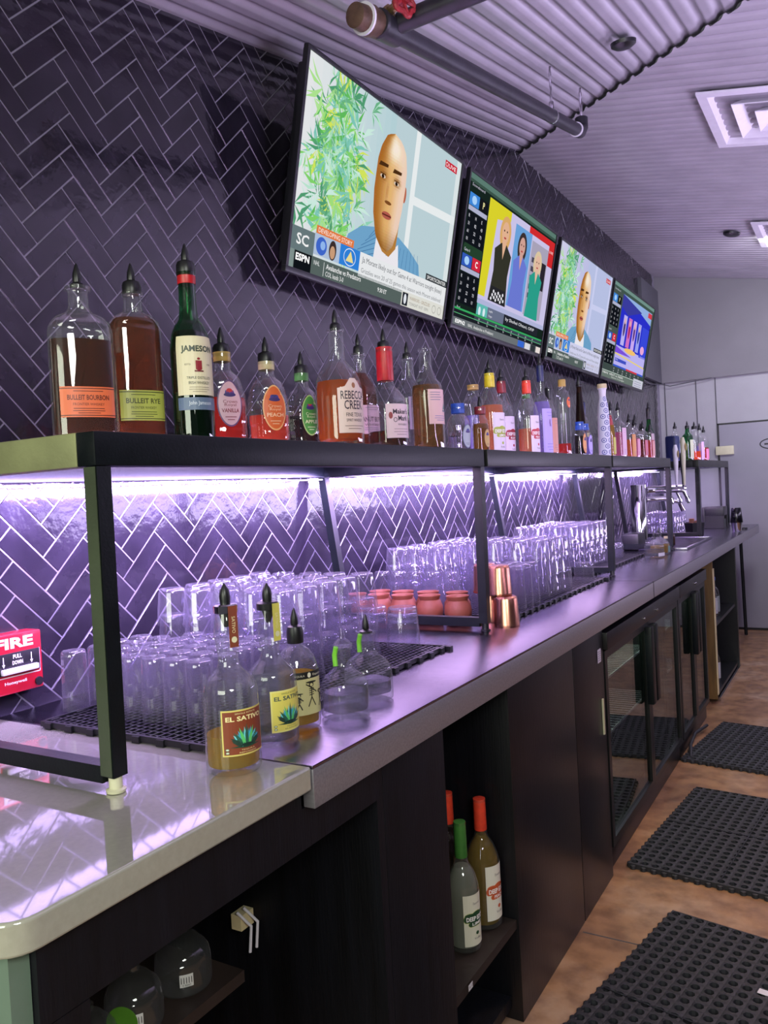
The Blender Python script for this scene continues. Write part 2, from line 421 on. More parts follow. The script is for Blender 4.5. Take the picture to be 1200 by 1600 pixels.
# --- back wall
mb = MB().box((-.12, YB, 0), (5, YB+.15, 2.2)); struct('wall_back', mb, PAINT2, smooth=False)
struct('wall_back_upper', MB().box((-.12, YB-.035, 2.2), (5, YB+.15, 3.4)), PAINT, smooth=False)
tr = MB()
for x in (.045, .31, .47): tr.box((x-.004, YB-.004, .93), (x+.004, YB+.002, 2.2))
struct('trim_2', tr, PAINTD, smooth=False)
d = struct('door_1', MB().box((.485, YB-.012, .02), (1.45, YB+.01, 1.785), .003), DOORM)
g = MB(); g.box((.470, YB-.006, .0), (.485, YB+.01, 1.80)); g.box((.470, YB-.006, 1.785), (1.47, YB+.01, 1.80)); g.box((.47, YB-.006, 0), (1.47, YB+.012, .022))
o = g.build('door_gap', BLACK_PL, d, smooth=False)
lg = Pic(.2, .1); lg.ring(.1, .05, .098, .048, .010, '20202a'); lg.rect(.04, .042, .16, .056, '20202a')
lg.build('door_emblem', PRINT, d, lambda x, y, h: Vector((.80+x, YB-.0135-h, 1.545+y)))
struct('baseboard_back', MB().box((.02, YB-.03, 0), (.47, YB, .09)), BLACK_PL, smooth=False)
struct('wall_right', MB().box((5.0, -1.5, 0), (5.1, YB+.1, 3.2)), PAINTD, smooth=False)
# --- ceilings (corrugated sheet)
def corr_near():
    mb = MB(); b = mb.b; pitch = .0675; cols = []
    x = 0.0
    def prof(t):   # rounded trapezoid rib
        t = t % 1.0
        s_ = .5+.5*math.cos(2*math.pi*t)
        s_ = min(1, max(0, (s_-.08)/.30)); s_ = s_*s_*(3-2*s_)
        return s_
    i = 0
    while x < 4.6:
        dz = -.0125*prof(x/pitch)
        ye = YH - x + .05; ys = -1.5
        cols.append([b.verts.new((x, yy, ZH - SL*(YH-yy) + .002 + dz)) for yy in (ys, ye)])
        x += pitch/8
    for a, c in zip(cols, cols[1:]):
        if True: b.faces.new((a[0], a[1], c[1], c[0]))
    return mb
struct('ceiling', corr_near(), CORR, ang=60)
def corr_far():
    mb = MB(); b = mb.b; pitch = .0675; rows = []
    y = -1.0
    while y <= YB+.05:
        t = (y/pitch) % 1.0; s_ = .5+.5*math.cos(2*math.pi*t); s_ = min(1, max(0, (s_-.08)/.30)); s_ = s_*s_*(3-2*s_)
        dz = -.0125*s_
        x0 = max(-.02, YH - y)
        if x0 > 4.95: y += pitch/8; continue
        rows.append([b.verts.new((xx, y, ZH - SL*xx + dz - .018)) for xx in (x0, 5.0)])
        y += pitch/8
    for a, c in zip(rows, rows[1:]): b.faces.new((a[0], a[1], c[1], c[0]))
    return mb
struct('ceiling_far', corr_far(), CORR, ang=60)

# ================================================================== COUNTERS
bm_ = MB()
pts = [(0.0, .49)]
for i in range(7):
    a = -math.pi/2 + i*(math.pi/2)/6
    pts.append((.755+.04*math.cos(a), .53+.04*math.sin(a)))
pts += [(.795, 1.016), (0, 1.016)]
o = bm_.prism(pts, .892, .93).build('countertop', SOLID)
md = o.modifiers.new('b', 'BEVEL'); md.width = .004; md.segments = 3; md.limit_method = 'ANGLE'
tag(o, 'pale grey glossy countertop with rounded corner nearest the camera', 'countertop')
st = empty('steel_countertop', (.4, 4, .93)); tag(st, 'long stainless steel countertop running along the wall to the back', 'countertop')
def rel(mb, root): mb.b.transform(Matrix.Translation(-root.location)); return mb
rel(MB().box((0, 1.018, .925), (.797, 7.33, .9305), .001), st).build('top_sheet', STEEL, st)
rel(MB().box((.775, 1.018, .862), (.797, 7.33, .9246), .002), st).build('front_lip', STEEL_LIP, st)
rel(MB().box((.70, 1.02, .862), (.774, 1.032, .924)).box((.70, 1.035, .862), (.774, 7.3, .868)), st).build('folded_edge', STEEL, st)
rel(MB().tube([(.66, 7.28, .862), (.67, 7.30, .012)], .013, 10), st).build('leg', BLACK_METAL, st)
# counter seam line
rel(MB().box((.0, 3.415, .9304), (.7975, 3.419, .931)).box((.797, 3.415, .862), (.7985, 3.419, .931)), st).build('seam', DARK_PANEL, st, smooth=False)

# ================================================================== CABINETS
cab = empty('cabinet', (.4, .9, 0)); tag(cab, 'black open cabinet under the pale countertop, nearest the camera', 'cabinet')
rel(MB().box((.0, .51, .0), (.765, .535, .89)), cab).build('side_panel', pm('green_daylit_end_panel', '65786a', .5, 0, .1, 10), cab, smooth=False)  # greenish daylight falling on this end panel is put into its colour
rel(MB().box((.02, .536, .795), (.775, 1.012, .888)).box((.02, 1.012, .795), (.775, 1.235, .860)), cab).build('apron', BLACK_WOOD, cab, smooth=False)
rel(MB().box((.02, .536, .03), (.775, .60, .794)), cab).build('front_stile', BLACK_WOOD, cab, smooth=False)
rel(MB().box((.02, .601, .535), (.62, 1.03, .555)), cab).build('shelf', SHELFWOOD, cab, smooth=False)
rel(MB().box((.03, .601, .0), (.05, 1.235, .79)), cab).build('back_panel', BLACK_WOOD, cab, smooth=False)
cab2 = empty('cabinet', (.4, 1.6, 0)); tag(cab2, 'black wooden cabinet with an open bay holding tall bottles', 'cabinet')
rel(MB().box((.02, 1.24, .0), (.772, 1.262, .86)), cab2).build('side_panel', BLACK_WOOD, cab2, smooth=False)
rel(MB().box((.752, 1.264, .0), (.772, 1.515, .86), .001), cab2).build('front_panel', BLACK_WOOD, cab2)
rel(MB().box((.02, 1.497, 0), (.751, 1.513, .86)), cab2).build('divider', BLACK_WOOD, cab2, smooth=False)
rel(MB().box((.05, 1.516, .240), (.765, 1.878, .262)), cab2).build('shelf', SHELFWOOD, cab2, smooth=False)
rel(MB().box((.05, 1.516, .03), (.74, 1.878, .06)), cab2).build('bottom_board', BLACK_WOOD, cab2, smooth=False)
rel(MB().box((.03, 1.516, .0), (.049, 1.878, .86)), cab2).build('back_panel', BLACK_WOOD, cab2, smooth=False)
pk = Pic(.022, .014).rect(0, 0, .022, .014, 'd8d8dc').text('8-1/2', .004, .004, .006, '606060')
pk.build('shelf_tag', PRINT, cab2, lambda x, y, h: Vector((.766+h, 1.585+x, .243+y))-cab2.location)
cab3 = empty('cabinet', (.4, 2.3, 0)); tag(cab3, 'dark smooth cabinet beside the glass door refrigerators', 'cabinet')
rel(MB().box((.02, 1.88, .0), (.770, 2.405, .86), .001), cab3).build('front_panel', DARK_PANEL, cab3)
rel(MB().box((.02, 2.41, .0), (.770, 2.735, .86), .001), cab3).build('front_panel', DARK_PANEL, cab3)
pk = Pic(.05, .05).rect(0, 0, .04, .045, 'b9b7cc')
for i in range(5): pk.line(.006, .008+i*.007, .034, .008+i*.007, .002, '6a6880', 2)
pk.build('sticker', PRINT, cab3, lambda x, y, h: Vector((.7712+h, 2.665+x, .745+y))-cab3.location)
rel(MB().box((.771, 2.69, .50), (.776, 2.70, .62)), cab3).build('pull_strip', CREAM, cab3, smooth=False)

def fridge(y0, y1, label, xf=.772):
    f = empty('bar_refrigerator', (.4, (y0+y1)/2, 0)); tag(f, label, 'refrigerator', 'under-counter glass door refrigerators')
    B = lambda mb, n, m, par=None, **k: rel(mb, f).build(n, m, par or f, **k)
    FI = BLACK_PL; INN = MATS.get('fridge_liner') or pm('fridge_liner', '8fa39a', .4, .2, .1, 20)
    c = MB(); c.box((.05, y0, .09), (.70, y0+.04, .84)); c.box((.05, y1-.04, .09), (.70, y1, .84)); c.box((.05, y0, .80), (.70, y1, .84)); c.box((.05, y0, .09), (.70, y1, .13)); c.box((.05, y0, .09), (.08, y1, .84))
    B(c, 'housing', FI, smooth=False)
    B(MB().box((.08, y0+.041, .131), (.09, y1-.041, .799)), 'liner', INN, smooth=False)
    B(MB().box((.68, y0, .775), (xf+.012, y1, .835), .003), 'top_rail', DARK_PANEL)
    B(MB().box((.68, y0, .0), (xf-.02, y1, .088), .002), 'kick_grille', FI)
    ym = (y0+y1)/2
    for k, (a, bb) in enumerate(((y0+.004, ym+.01), (ym+.012, y1-.004))):
        dr = MB(); fw = .028
        dr.box((xf-.03, a, .092), (xf, a+fw, .770)); dr.box((xf-.03, bb-fw, .092), (xf, bb, .770))
        dr.box((xf-.03, a+fw, .092), (xf, bb-fw, .118)); dr.box((xf-.03, a+fw, .742), (xf, bb-fw, .770))
        dd = B(dr, 'door', FI, smooth=False)
        g2 = rel(MB().box((xf-.016, a+fw, .118), (xf-.010, bb-fw, .742)), f).build('pane', MATS['fridge_pane'], dd, smooth=False)
        hy = bb-.06 if k == 0 else a+.012
        g3 = rel(MB().box((xf, hy, .44), (xf+.028, hy+.05, .755), .006), f).build('handle', BLACK_METAL, dd)
        g4 = rel(MB().lathe([(0, .005), (.006, .005), (.008, .002)], 12, (xf+.013, (a+bb)/2+(.2 if k == 0 else -.2), .80), (1, 0, 0)), f).build('screw_cap', CHROME, dd)
    for z in (.34, .56):
        s_ = MB()
        n = int((y1-y0-.1)/.035)
        for i in range(n): s_.box((.12, y0+.05+i*.035, z), (.64, y0+.053+i*.035, z+.003))
        s_.box((.12, y0+.045, z-.003), (.124, y1-.045, z)); s_.box((.64, y0+.045, z-.003), (.644, y1-.045, z+.006))
        B(s_, 'wire_shelf', WHITE_PL, smooth=False)
    e = B(MB().box((.60, y0+.06, .793), (.62, y1-.06, .799)), 'interior_light', MATS['fridge_led'], smooth=False)
    return f
emis('fridge_led', 'dfffe0', 40)
thin_glass('fridge_pane', (.70, .76, .74), .0, rough=.01, body=.9)
def pane_fix():
    m = MATS['fridge_pane']
    for n in m.node_tree.nodes:
        if n.type == 'MATH' and n.operation == 'MULTIPLY_ADD': n.inputs[2].default_value = .08
pane_fix()
fridge(2.745, 4.01, 'black glass door refrigerator with pale lit shelves, beside the dark cabinet')
fridge(4.02, 4.78, 'black glass door refrigerator next to the plywood board')
pl = empty('plywood_board', (.4, 5.1, 0)); tag(pl, 'brown plywood board with pale raw edge standing between refrigerator and bottle shelves', 'board')
rel(MB().box((.30, 5.105, .02), (.765, 5.125, .86)), pl).build('sheet', PLY, pl, smooth=False)
rel(MB().box((.7655, 5.104, .05), (.772, 5.126, .80)), pl).build('raw_edge', PLYEDGE, pl, smooth=False)
rk = empty('bottle_rack', (.4, 5.6, 0)); tag(rk, 'black open shelf rack of spare bottles at the far end of the counter', 'rack')
c = MB(); c.box((.05, 6.05, 0), (.77, 6.09, .86)); rel(c, rk).build('side_panel', BLACK_PL, rk, smooth=False)
rel(MB().box((.05, 5.13, 0), (.07, 6.049, .86)), rk).build('back_panel', BLACK_PL, rk, smooth=False)
for z in (.03, .44): rel(MB().box((.071, 5.13, z), (.76, 6.049, z+.02)), rk).build('shelf', BLACK_PL, rk, smooth=False)
rel(MB().bar((.765, 5.15, .012), (.765, 6.08, .012), .02, .02, (1, 0, 0)), rk).build('bottom_rail', CHROME, rk)

# ================================================================== SHELF FRAMES
SHT = 1.463   # top of the rails
def shelf_unit(y0, y1, label, posts, near_mat=None):
    u = empty('bottle_shelf', (.33, (y0+y1)/2, ZC)); tag(u, label, 'shelf', 'black steel shelves over the counter')
    w = .042
    B = lambda mb, n, m, **k: rel(mb, u).build(n, m, u, **k)
    B(MB().box((.562, y0, 1.412), (.602, y1, SHT), .003), 'front_rail', BLACK_METAL if y0 < 2 else RAIL_METAL)
    B(MB().box((.018, y0+.003, 1.412), (.055, y1-.003, SHT), .003), 'back_rail', BLACK_METAL)
    B(MB().box((.055, y0-.001, 1.412), (.563, y0+.036, SHT), .003), 'end_rail', BARE_DAYLIT if y0 < 1 else BLACK_METAL)
    B(MB().box((.055, y1-.036, 1.412), (.563, y1+.001, SHT), .003), 'end_rail', BLACK_METAL)
    B(MB().box((.056, y0+.037, 1.446), (.561, y1-.037, 1.458)), 'shelf_panel', MATS['frosted_panel'], smooth=False)
    for y, foot in posts:
        B(MB().bar((.585, y, .955), (.589, y, 1.4115), .026, .026), 'front_post', BLACK_METAL, smooth=False)
        if y < 1: MB().bar((.584-.33, y-.0142-(y0+y1)/2, .957-ZC), (.588-.33, y-.0142-(y0+y1)/2, 1.411-ZC), .024, .001).build('daylit_side', POST_DAYLIT, u, smooth=False)  # thin added plate carrying the daylit tone of the black post's near face
        B(MB().bar((.100, y, .955), (.040, y, 1.4115), .026, .026), 'back_post', BLACK_METAL, smooth=False)
        B(MB().bar((.088, y, .958), (.573, y, .958), .026, .026), 'bottom_rail', BLACK_METAL, smooth=False)
        for x in (.586, .103):
            B(MB().lathe([(0, .014), (.004, .015), (.006, .010), (.023, .010)], 16, (x, y, .931)), 'foot', CREAM if y < 1 else BLACK_PL)
    # led strips: a thin lit tape on the inner faces
    B(MB().box((.0555, y0+.06, 1.402), (.0665, y1-.06, 1.406)), 'led_strip', MATS['led_tape'], smooth=False)
    for n, loc, dr, e in (('led_wash', (.095, (y0+y1)/2, 1.398), (-.8, 0, -.6), LEDP*(y1-y0)), ('led_glow', (.33, (y0+y1)/2, 1.436), (0, 0, 1), LEDG*(y1-y0)), ('led_front', (.545, (y0+y1)/2, 1.425), (-1, 0, -.35), LEDF*(y1-y0))):
        l = area(n, (0, 0, 0), dr, .035 if n != 'led_glow' else .30, (y1-y0)-.1, e, (.60, .43, 1.0) if n != 'led_glow' else (.95, .66, 1.0))
        l.location = Vector(loc)-u.location; l.parent = u
        l.data.energy *= .6 if y0 > 5 else 1
    return u
LEDP, LEDG, LEDF = 22., 100., 14.
emis('led_tape', 'e8dcff', 3)
def frosted():
    m, nt, out = new_mat('frosted_panel'); L = nt.links
    t = N(nt, 'ShaderNodeBsdfTranslucent'); t.inputs[0].default_value = (.85, .82, .9, 1)
    d_ = N(nt, 'ShaderNodeBsdfDiffuse'); d_.inputs[0].default_value = (.6, .58, .66, 1)
    x = N(nt, 'ShaderNodeMixShader'); x.inputs[0].default_value = .35
    L.new(t.outputs[0], x.inputs[1]); L.new(d_.outputs[0], x.inputs[2]); L.new(x.outputs[0], out.inputs[0]); return m
frosted()
shelf_unit(.80, 2.20, 'black steel bottle shelf nearest the camera, with bare metal end rail coloured as daylit', ((.8145, 1), (2.184, 1)))
shelf_unit(2.225, 3.60, 'black steel bottle shelf above the copper cups and clay mugs side rack', ((3.584, 1),))
shelf_unit(3.625, 4.875, 'black steel bottle shelf ending at the beer taps', ((4.858, 1),))
shelf_unit(5.80, 7.20, 'short black steel bottle shelf at the far end beside the back wall', ((5.815, 1), (7.185, 1)))


# ================================================================== SCREENS
def leafy(p, cx0, cx1, y0, y1, n, seed, size=.05, wsc=1.):
    rd = random.Random(seed)
    for i in range(n):
        x = rd.gauss((cx0+cx1)/2, (cx1-cx0)/4); y = rd.uniform(y0, y1)
        col = rd.choice(['5fb85c', '7fd06a', '9fdc7a', '4f9a70', '7cc4b4', 'aae08e', 'd0e25c', '69b084', '8fd0b4', 'b6e2cc', 'c8e8dc'])
        a0 = rd.uniform(0, 6.28)
        for k in range(rd.randint(3, 6)):
            a = a0 + rd.uniform(-1.1, 1.1); l = rd.uniform(.5, 1.15)*size; w = l*rd.uniform(.09, .16)*wsc
            ex, ey = x+l*math.cos(a), y+l*math.sin(a)
            mx_, my = x+.5*l*math.cos(a+.18), y+.5*l*math.sin(a+.18)
            nx, ny = -math.sin(a)*w, math.cos(a)*w
            p.poly(((x, y), (mx_-nx, my-ny), (ex, ey), (mx_+nx, my+ny)), col, 3+(i % 5)*.3)
def shade(p, outline, colf, layer, nu=22, nv=30):
    '''fill an outline with small patches whose colour varies smoothly, like a broadcast picture'''
    vs = [q[1] for q in outline]; v0, v1 = min(vs), max(vs); n = len(outline)
    def span(v):
        xs = []
        for i in range(n):
            a, b_ = outline[i], outline[(i+1) % n]
            if (a[1] <= v) != (b_[1] <= v): xs.append(a[0]+(b_[0]-a[0])*(v-a[1])/(b_[1]-a[1]))
        return (min(xs), max(xs)) if xs else None
    for j in range(nv):
        a, b_ = v0+(v1-v0)*(j+.001)/nv, v0+(v1-v0)*(j+.999)/nv; s0, s1 = span(a), span(b_)
        if not s0 or not s1: continue
        for i in range(nu):
            t0, t1 = i/nu, (i+1)/nu
            c = colf((i+.5)/nu, (j+.5)/nv); c = tuple(round(min(1, max(0, k/255))*50)/50 for k in c)
            p.poly([(s0[0]+(s0[1]-s0[0])*t0, a), (s0[0]+(s0[1]-s0[0])*t1, a), (s1[0]+(s1[1]-s1[0])*t1, b_), (s1[0]+(s1[1]-s1[0])*t0, b_)], c, layer)
def mixc(a, b_, t):
    t = min(1, max(0, t)); t = t*t*(3-2*t); return tuple(a[k]*(1-t)+b_[k]*t for k in range(3))
def pic_guest(w, h, blue=0):
    p = Pic(w, h); X = lambda u: u*w; Y = lambda v: v*h
    bands = 14
    for i in range(bands):
        t = i/(bands-1); c0 = (226, 228, 230) if not blue else (206, 204, 232); c1 = (178, 206, 212) if not blue else (188, 190, 226)
        c = tuple((c0[k]*(1-t)+c1[k]*t)/255 for k in range(3)); p.rect(X(i/bands*.5), 0, X((i+1)/bands*.5)+.0005, h, c, 0)
    p.rect(X(.5), 0, w, h, 'b9ced4' if not blue else 'b6bfe2', 0)
    p.rect(X(.64), Y(.2), X(.672), h, 'e6ebec' if not blue else 'c9cdee', 1); p.poly(((X(.66), Y(.64)), (w, Y(.66)), (w, Y(.61)), (X(.66), Y(.59))), 'e6ebec' if not blue else 'c9cdee', 1)
    p.rect(X(.965), Y(.2), w, h, 'd9e2e4' if not blue else 'c9cdee', 1)
    for s_ in range(5): p.line(X(.12+.04*s_), Y(.18), X(.16+.02*s_), Y(.95), .0035*w, 'b9e0a8', 2)
    leafy(p, X(.04), X(.34), Y(.20), Y(.96), 150, 5, .085*w, .5)
    leafy(p, X(.13), X(.30), Y(.22), Y(.80), 100, 6, .075*w, .6)
    # seated person: blue checked jacket, white shirt, bald head
    J = '6ea2c8'; p.poly([(X(a), Y(b)) for a, b in ((.24, .10), (.29, .27), (.36, .34), (.45, .37), (.60, .37), (.68, .33), (.76, .27), (.80, .10))], J, 6)
    for i in range(7): p.line(X(.29+.02*i), Y(.12+.03*i), X(.46), Y(.20+.03*i), .002*w, '3f6f9e', 6.4)
    for i in range(6): p.line(X(.62+.025*i), Y(.32), X(.60+.034*i), Y(.12), .002*w, '3f6f9e', 6.4)
    p.poly([(X(a), Y(b)) for a, b in ((.445, .12), (.455, .33), (.53, .24), (.60, .33), (.63, .12))], 'e9e6ec', 6.7)
    SK = 'cf9f6c' if not blue else 'cda06a'
    p.poly([(X(a), Y(b)) for a, b in ((.455, .45), (.45, .32), (.50, .255), (.545, .24), (.585, .30), (.59, .45))], 'b27c3c', 7)
    head = [(.41, .66), (.408, .56), (.418, .44), (.445, .33), (.485, .275), (.53, .262), (.562, .30), (.585, .40), (.598, .52), (.604, .64), (.602, .74), (.585, .83), (.55, .88), (.50, .90), (.455, .875), (.425, .80), (.412, .73)]
    def skin(u, v):
        c = mixc((166, 104, 40), (224, 176, 112), (u-.05)/.45); c = mixc(c, (236, 206, 184), (u-.5)/.4)
        g = math.exp(-((u-.55)/.28)**2-((v-.88)/.13)**2); c = mixc(c, (244, 232, 214), g)
        c = mixc((132, 84, 34), c, min(1, .35+v*2.6)) if v < .25 else c
        for eu in (.24, .70): c = mixc(c, (140, 88, 40), .75*math.exp(-((u-eu)/.13)**2-((v-.615)/.045)**2))
        c = mixc(c, (150, 98, 52), .6*math.exp(-((u-.50)/.13)**2-((v-.30)/.03)**2)); c = mixc(c, (176, 120, 70), .55*math.exp(-((u-.42)/.05)**2-((v-.50)/.10)**2))
        return c
    shade(p, [(X(a), Y(b)) for a, b in head], skin, 8, 26, 40)
    p.ell(X(.605), Y(.615), X(.010), Y(.045), 'b5624a', 7.9)
    for ex in (.452, .542):
        p.ell(X(ex), Y(.648), X(.017), Y(.010), 'd8c4b0', 8.8); p.ell(X(ex), Y(.648), X(.008), Y(.011), '22140c', 9); p.line(X(ex-.018), Y(.662), X(ex+.018), Y(.662), .003*w, '4a2c14', 9)
        p.poly([(X(ex-.032), Y(.695)), (X(ex+.026), Y(.705)), (X(ex+.028), Y(.722)), (X(ex-.024), Y(.720))], '4a2c14', 9)
        p.ell(X(.502), Y(.525), X(.022), Y(.010), '7a4a24', 8.9)
    p.ell(X(.502), Y(.455), X(.031), Y(.020), 'b05a4c', 8.8); p.line(X(.474), Y(.455), X(.532), Y(.457), .0045*w, '5c2820', 9)
    # captions
    p.rect(X(.868), Y(.915), X(.967), Y(.958), 'c81f38', 10).text('LIVE', X(.897), Y(.924), Y(.024), 'ffffff', 11, w=X(.06)); p.ring(X(.882), Y(.936), X(.009), Y(.014), .002*w, 'ffffff', 11)
    p.rect(0, Y(.088), X(.117), Y(.20), '66777a', 10).text('SC', X(.03), Y(.118), Y(.055), 'f2f2f2', 11, w=X(.06), bold=.02)
    p.rect(X(.117), Y(.10), X(.37), Y(.205), 'aebfd8', 10)
    p.ell(X(.155), Y(.15), X(.028), Y(.045), '3f66c8', 11); p.ell(X(.162), Y(.155), X(.013), Y(.022), '8fb4ea', 11.4); p.ell(X(.215), Y(.15), X(.020), Y(.05), '3a2c2c', 11); p.ell(X(.215), Y(.14), X(.014), Y(.033), 'c89a78', 11.4)
    p.rect(X(.255), Y(.10), X(.37), Y(.205), '2f7fd6', 11); p.ring(X(.312), Y(.152), X(.035), Y(.046), .0025*w, 'f0f4ff', 12); p.poly([(X(.29), Y(.128)), (X(.315), Y(.185)), (X(.335), Y(.128))], 'e8d890', 12)
    p.rect(X(.122), Y(.205), X(.327), Y(.245), 'e07a44', 12).text('DEVELOPING STORY', X(.132), Y(.213), Y(.023), 'fff4ea', 13, w=X(.185))
    p.rect(X(.37), Y(.075), w, Y(.205), 'e6e8ea' if not blue else 'cfd0ec', 10)
    p.text('Ja Morant likely out for Game 4 at Warriors tonight (knee)', X(.385), Y(.145), Y(.040), '54585e', 11, w=X(.58))
    p.text('Grizzlies won 20 of 25 games this season with Morant sidelined', X(.385), Y(.092), Y(.033), '7c8084', 11, w=X(.58))
    p.rect(X(.825), Y(.205), w, Y(.245), '30363a', 12).text('SPORTSCENTER', X(.835), Y(.213), Y(.023), 'f0f0f0', 13, w=X(.155), bold=.01)
    p.rect(0, 0, w, Y(.088), '55625f', 10); p.rect(0, 0, X(.026), Y(.088), '7f8f8c', 10.5)
    p.rect(X(.028), 0, X(.112), Y(.086), '101318', 11).text('ESPN', X(.034), Y(.042), Y(.036), 'ffffff', 12, w=X(.068), bold=.04)
    p.text('NHL', X(.125), Y(.050), Y(.022), 'e8eaea', 12, w=X(.03)); p.line(X(.178), Y(.008), X(.178), Y(.078), .002*w, 'e8eaea', 12)
    p.text('Avalanche vs Predators', X(.19), Y(.048), Y(.027), 'f4f4f4', 12, w=X(.20), bold=.01).text('COL leads 3-0', X(.19), Y(.012), Y(.025), 'f4f4f4', 12, w=X(.10))
    p.text('9:30 ET', X(.50), Y(.030), Y(.024), 'f4f4f4', 12, w=X(.06), bold=.01)
    p.rect(X(.665), Y(-.0), w, Y(.088), 'dcdcd4' if not blue else 'c9c9e6', 11); p.rect(X(.672), Y(.006), X(.712), Y(.082), '20242e', 12).ell(X(.692), Y(.045), X(.010), Y(.03), 'e0e4ea', 13)
    p.text('WARRIORS - GRIZZLIES', X(.725), Y(.050), Y(.020), 'a08a70', 12, w=X(.16)).text('TONIGHT 10 ET  ESPN', X(.725), Y(.018), Y(.018), '8a8a88', 12, w=X(.15))
    p.ring(X(.92), Y(.045), X(.016), Y(.026), .003*w, 'a8a8a0', 12); p.ring(X(.965), Y(.045), X(.016), Y(.026), .003*w, 'a8a8a0', 12)
    return p
def side_columns(p, X, Y, w):
    p.text('Scoreboard', X(.03), Y(.925), Y(.018), 'c8c8d8', 3, w=X(.12))
    for v0, c1, c2 in ((.80, '3f86d8', '15171c'), (.40, '3258b8', 'd02840')):
        p.rect(X(.02), Y(v0), X(.11), Y(v0+.08), c1, 3); p.rect(X(.115), Y(v0), X(.195), Y(v0+.08), c2, 3); p.text('P' if v0 > .5 else 'C', X(.145), Y(v0+.02), Y(.045), 'e8e0a0' if v0 > .5 else 'ffffff', 4, bold=.03)
        p.ell(X(.065), Y(v0+.04), X(.022), Y(.028), 'a8d0f8', 4)
        p.rect(X(.02), Y(v0-.035), X(.195), Y(v0-.004), 'aeb0cc', 3)
        p.rect(X(.02), Y(v0-.25), X(.195), Y(v0-.04), '11141b', 3)
        for r_ in range(4):
            for c_ in range(3): p.text(('R', 'H', 'E')[c_] if r_ == 0 else str((r_*3+c_*5) % 9)+str(c_+1), X(.032+c_*.06), Y(v0-.08-r_*.05), Y(.022), 'e6e6f0', 4)
    p.text('Game 4', X(.03), Y(.50), Y(.02), 'd8d8e8', 4).text('Final', X(.03), Y(.11), Y(.02), 'd8d8e8', 4)
def person_shape(p, X, Y, cx, foot, top, hair, skin, dress, wide=.07, layer=6):
    hgt = top-foot; hy = top-hgt*.16
    p.ell(X(cx), Y(hy-.02*hgt), X(wide*.62), Y(hgt*.20), hair, layer)
    p.poly([(X(cx-wide), Y(foot)), (X(cx-wide*.8), Y(foot+.35*hgt)), (X(cx-wide*.95), Y(foot+.60*hgt)), (X(cx-wide*.3), Y(foot+.70*hgt)), (X(cx+wide*.3), Y(foot+.70*hgt)), (X(cx+wide*.95), Y(foot+.60*hgt)), (X(cx+wide*.8), Y(foot+.35*hgt)), (X(cx+wide), Y(foot))], dress, layer+1)
    p.poly([(X(cx-wide*.25), Y(foot+.72*hgt)), (X(cx), Y(foot+.52*hgt)), (X(cx+wide*.25), Y(foot+.72*hgt))], skin, layer+2)
    p.ell(X(cx), Y(hy-.01*hgt), X(wide*.40), Y(hgt*.125), skin, layer+2)
    for s_ in (-1, 1): p.ell(X(cx+s_*wide*.16), Y(hy+.01*hgt), X(wide*.06), Y(hgt*.012), '30221c', layer+3)
    p.ell(X(cx), Y(hy-.07*hgt), X(wide*.13), Y(hgt*.012), 'b04848', layer+3)
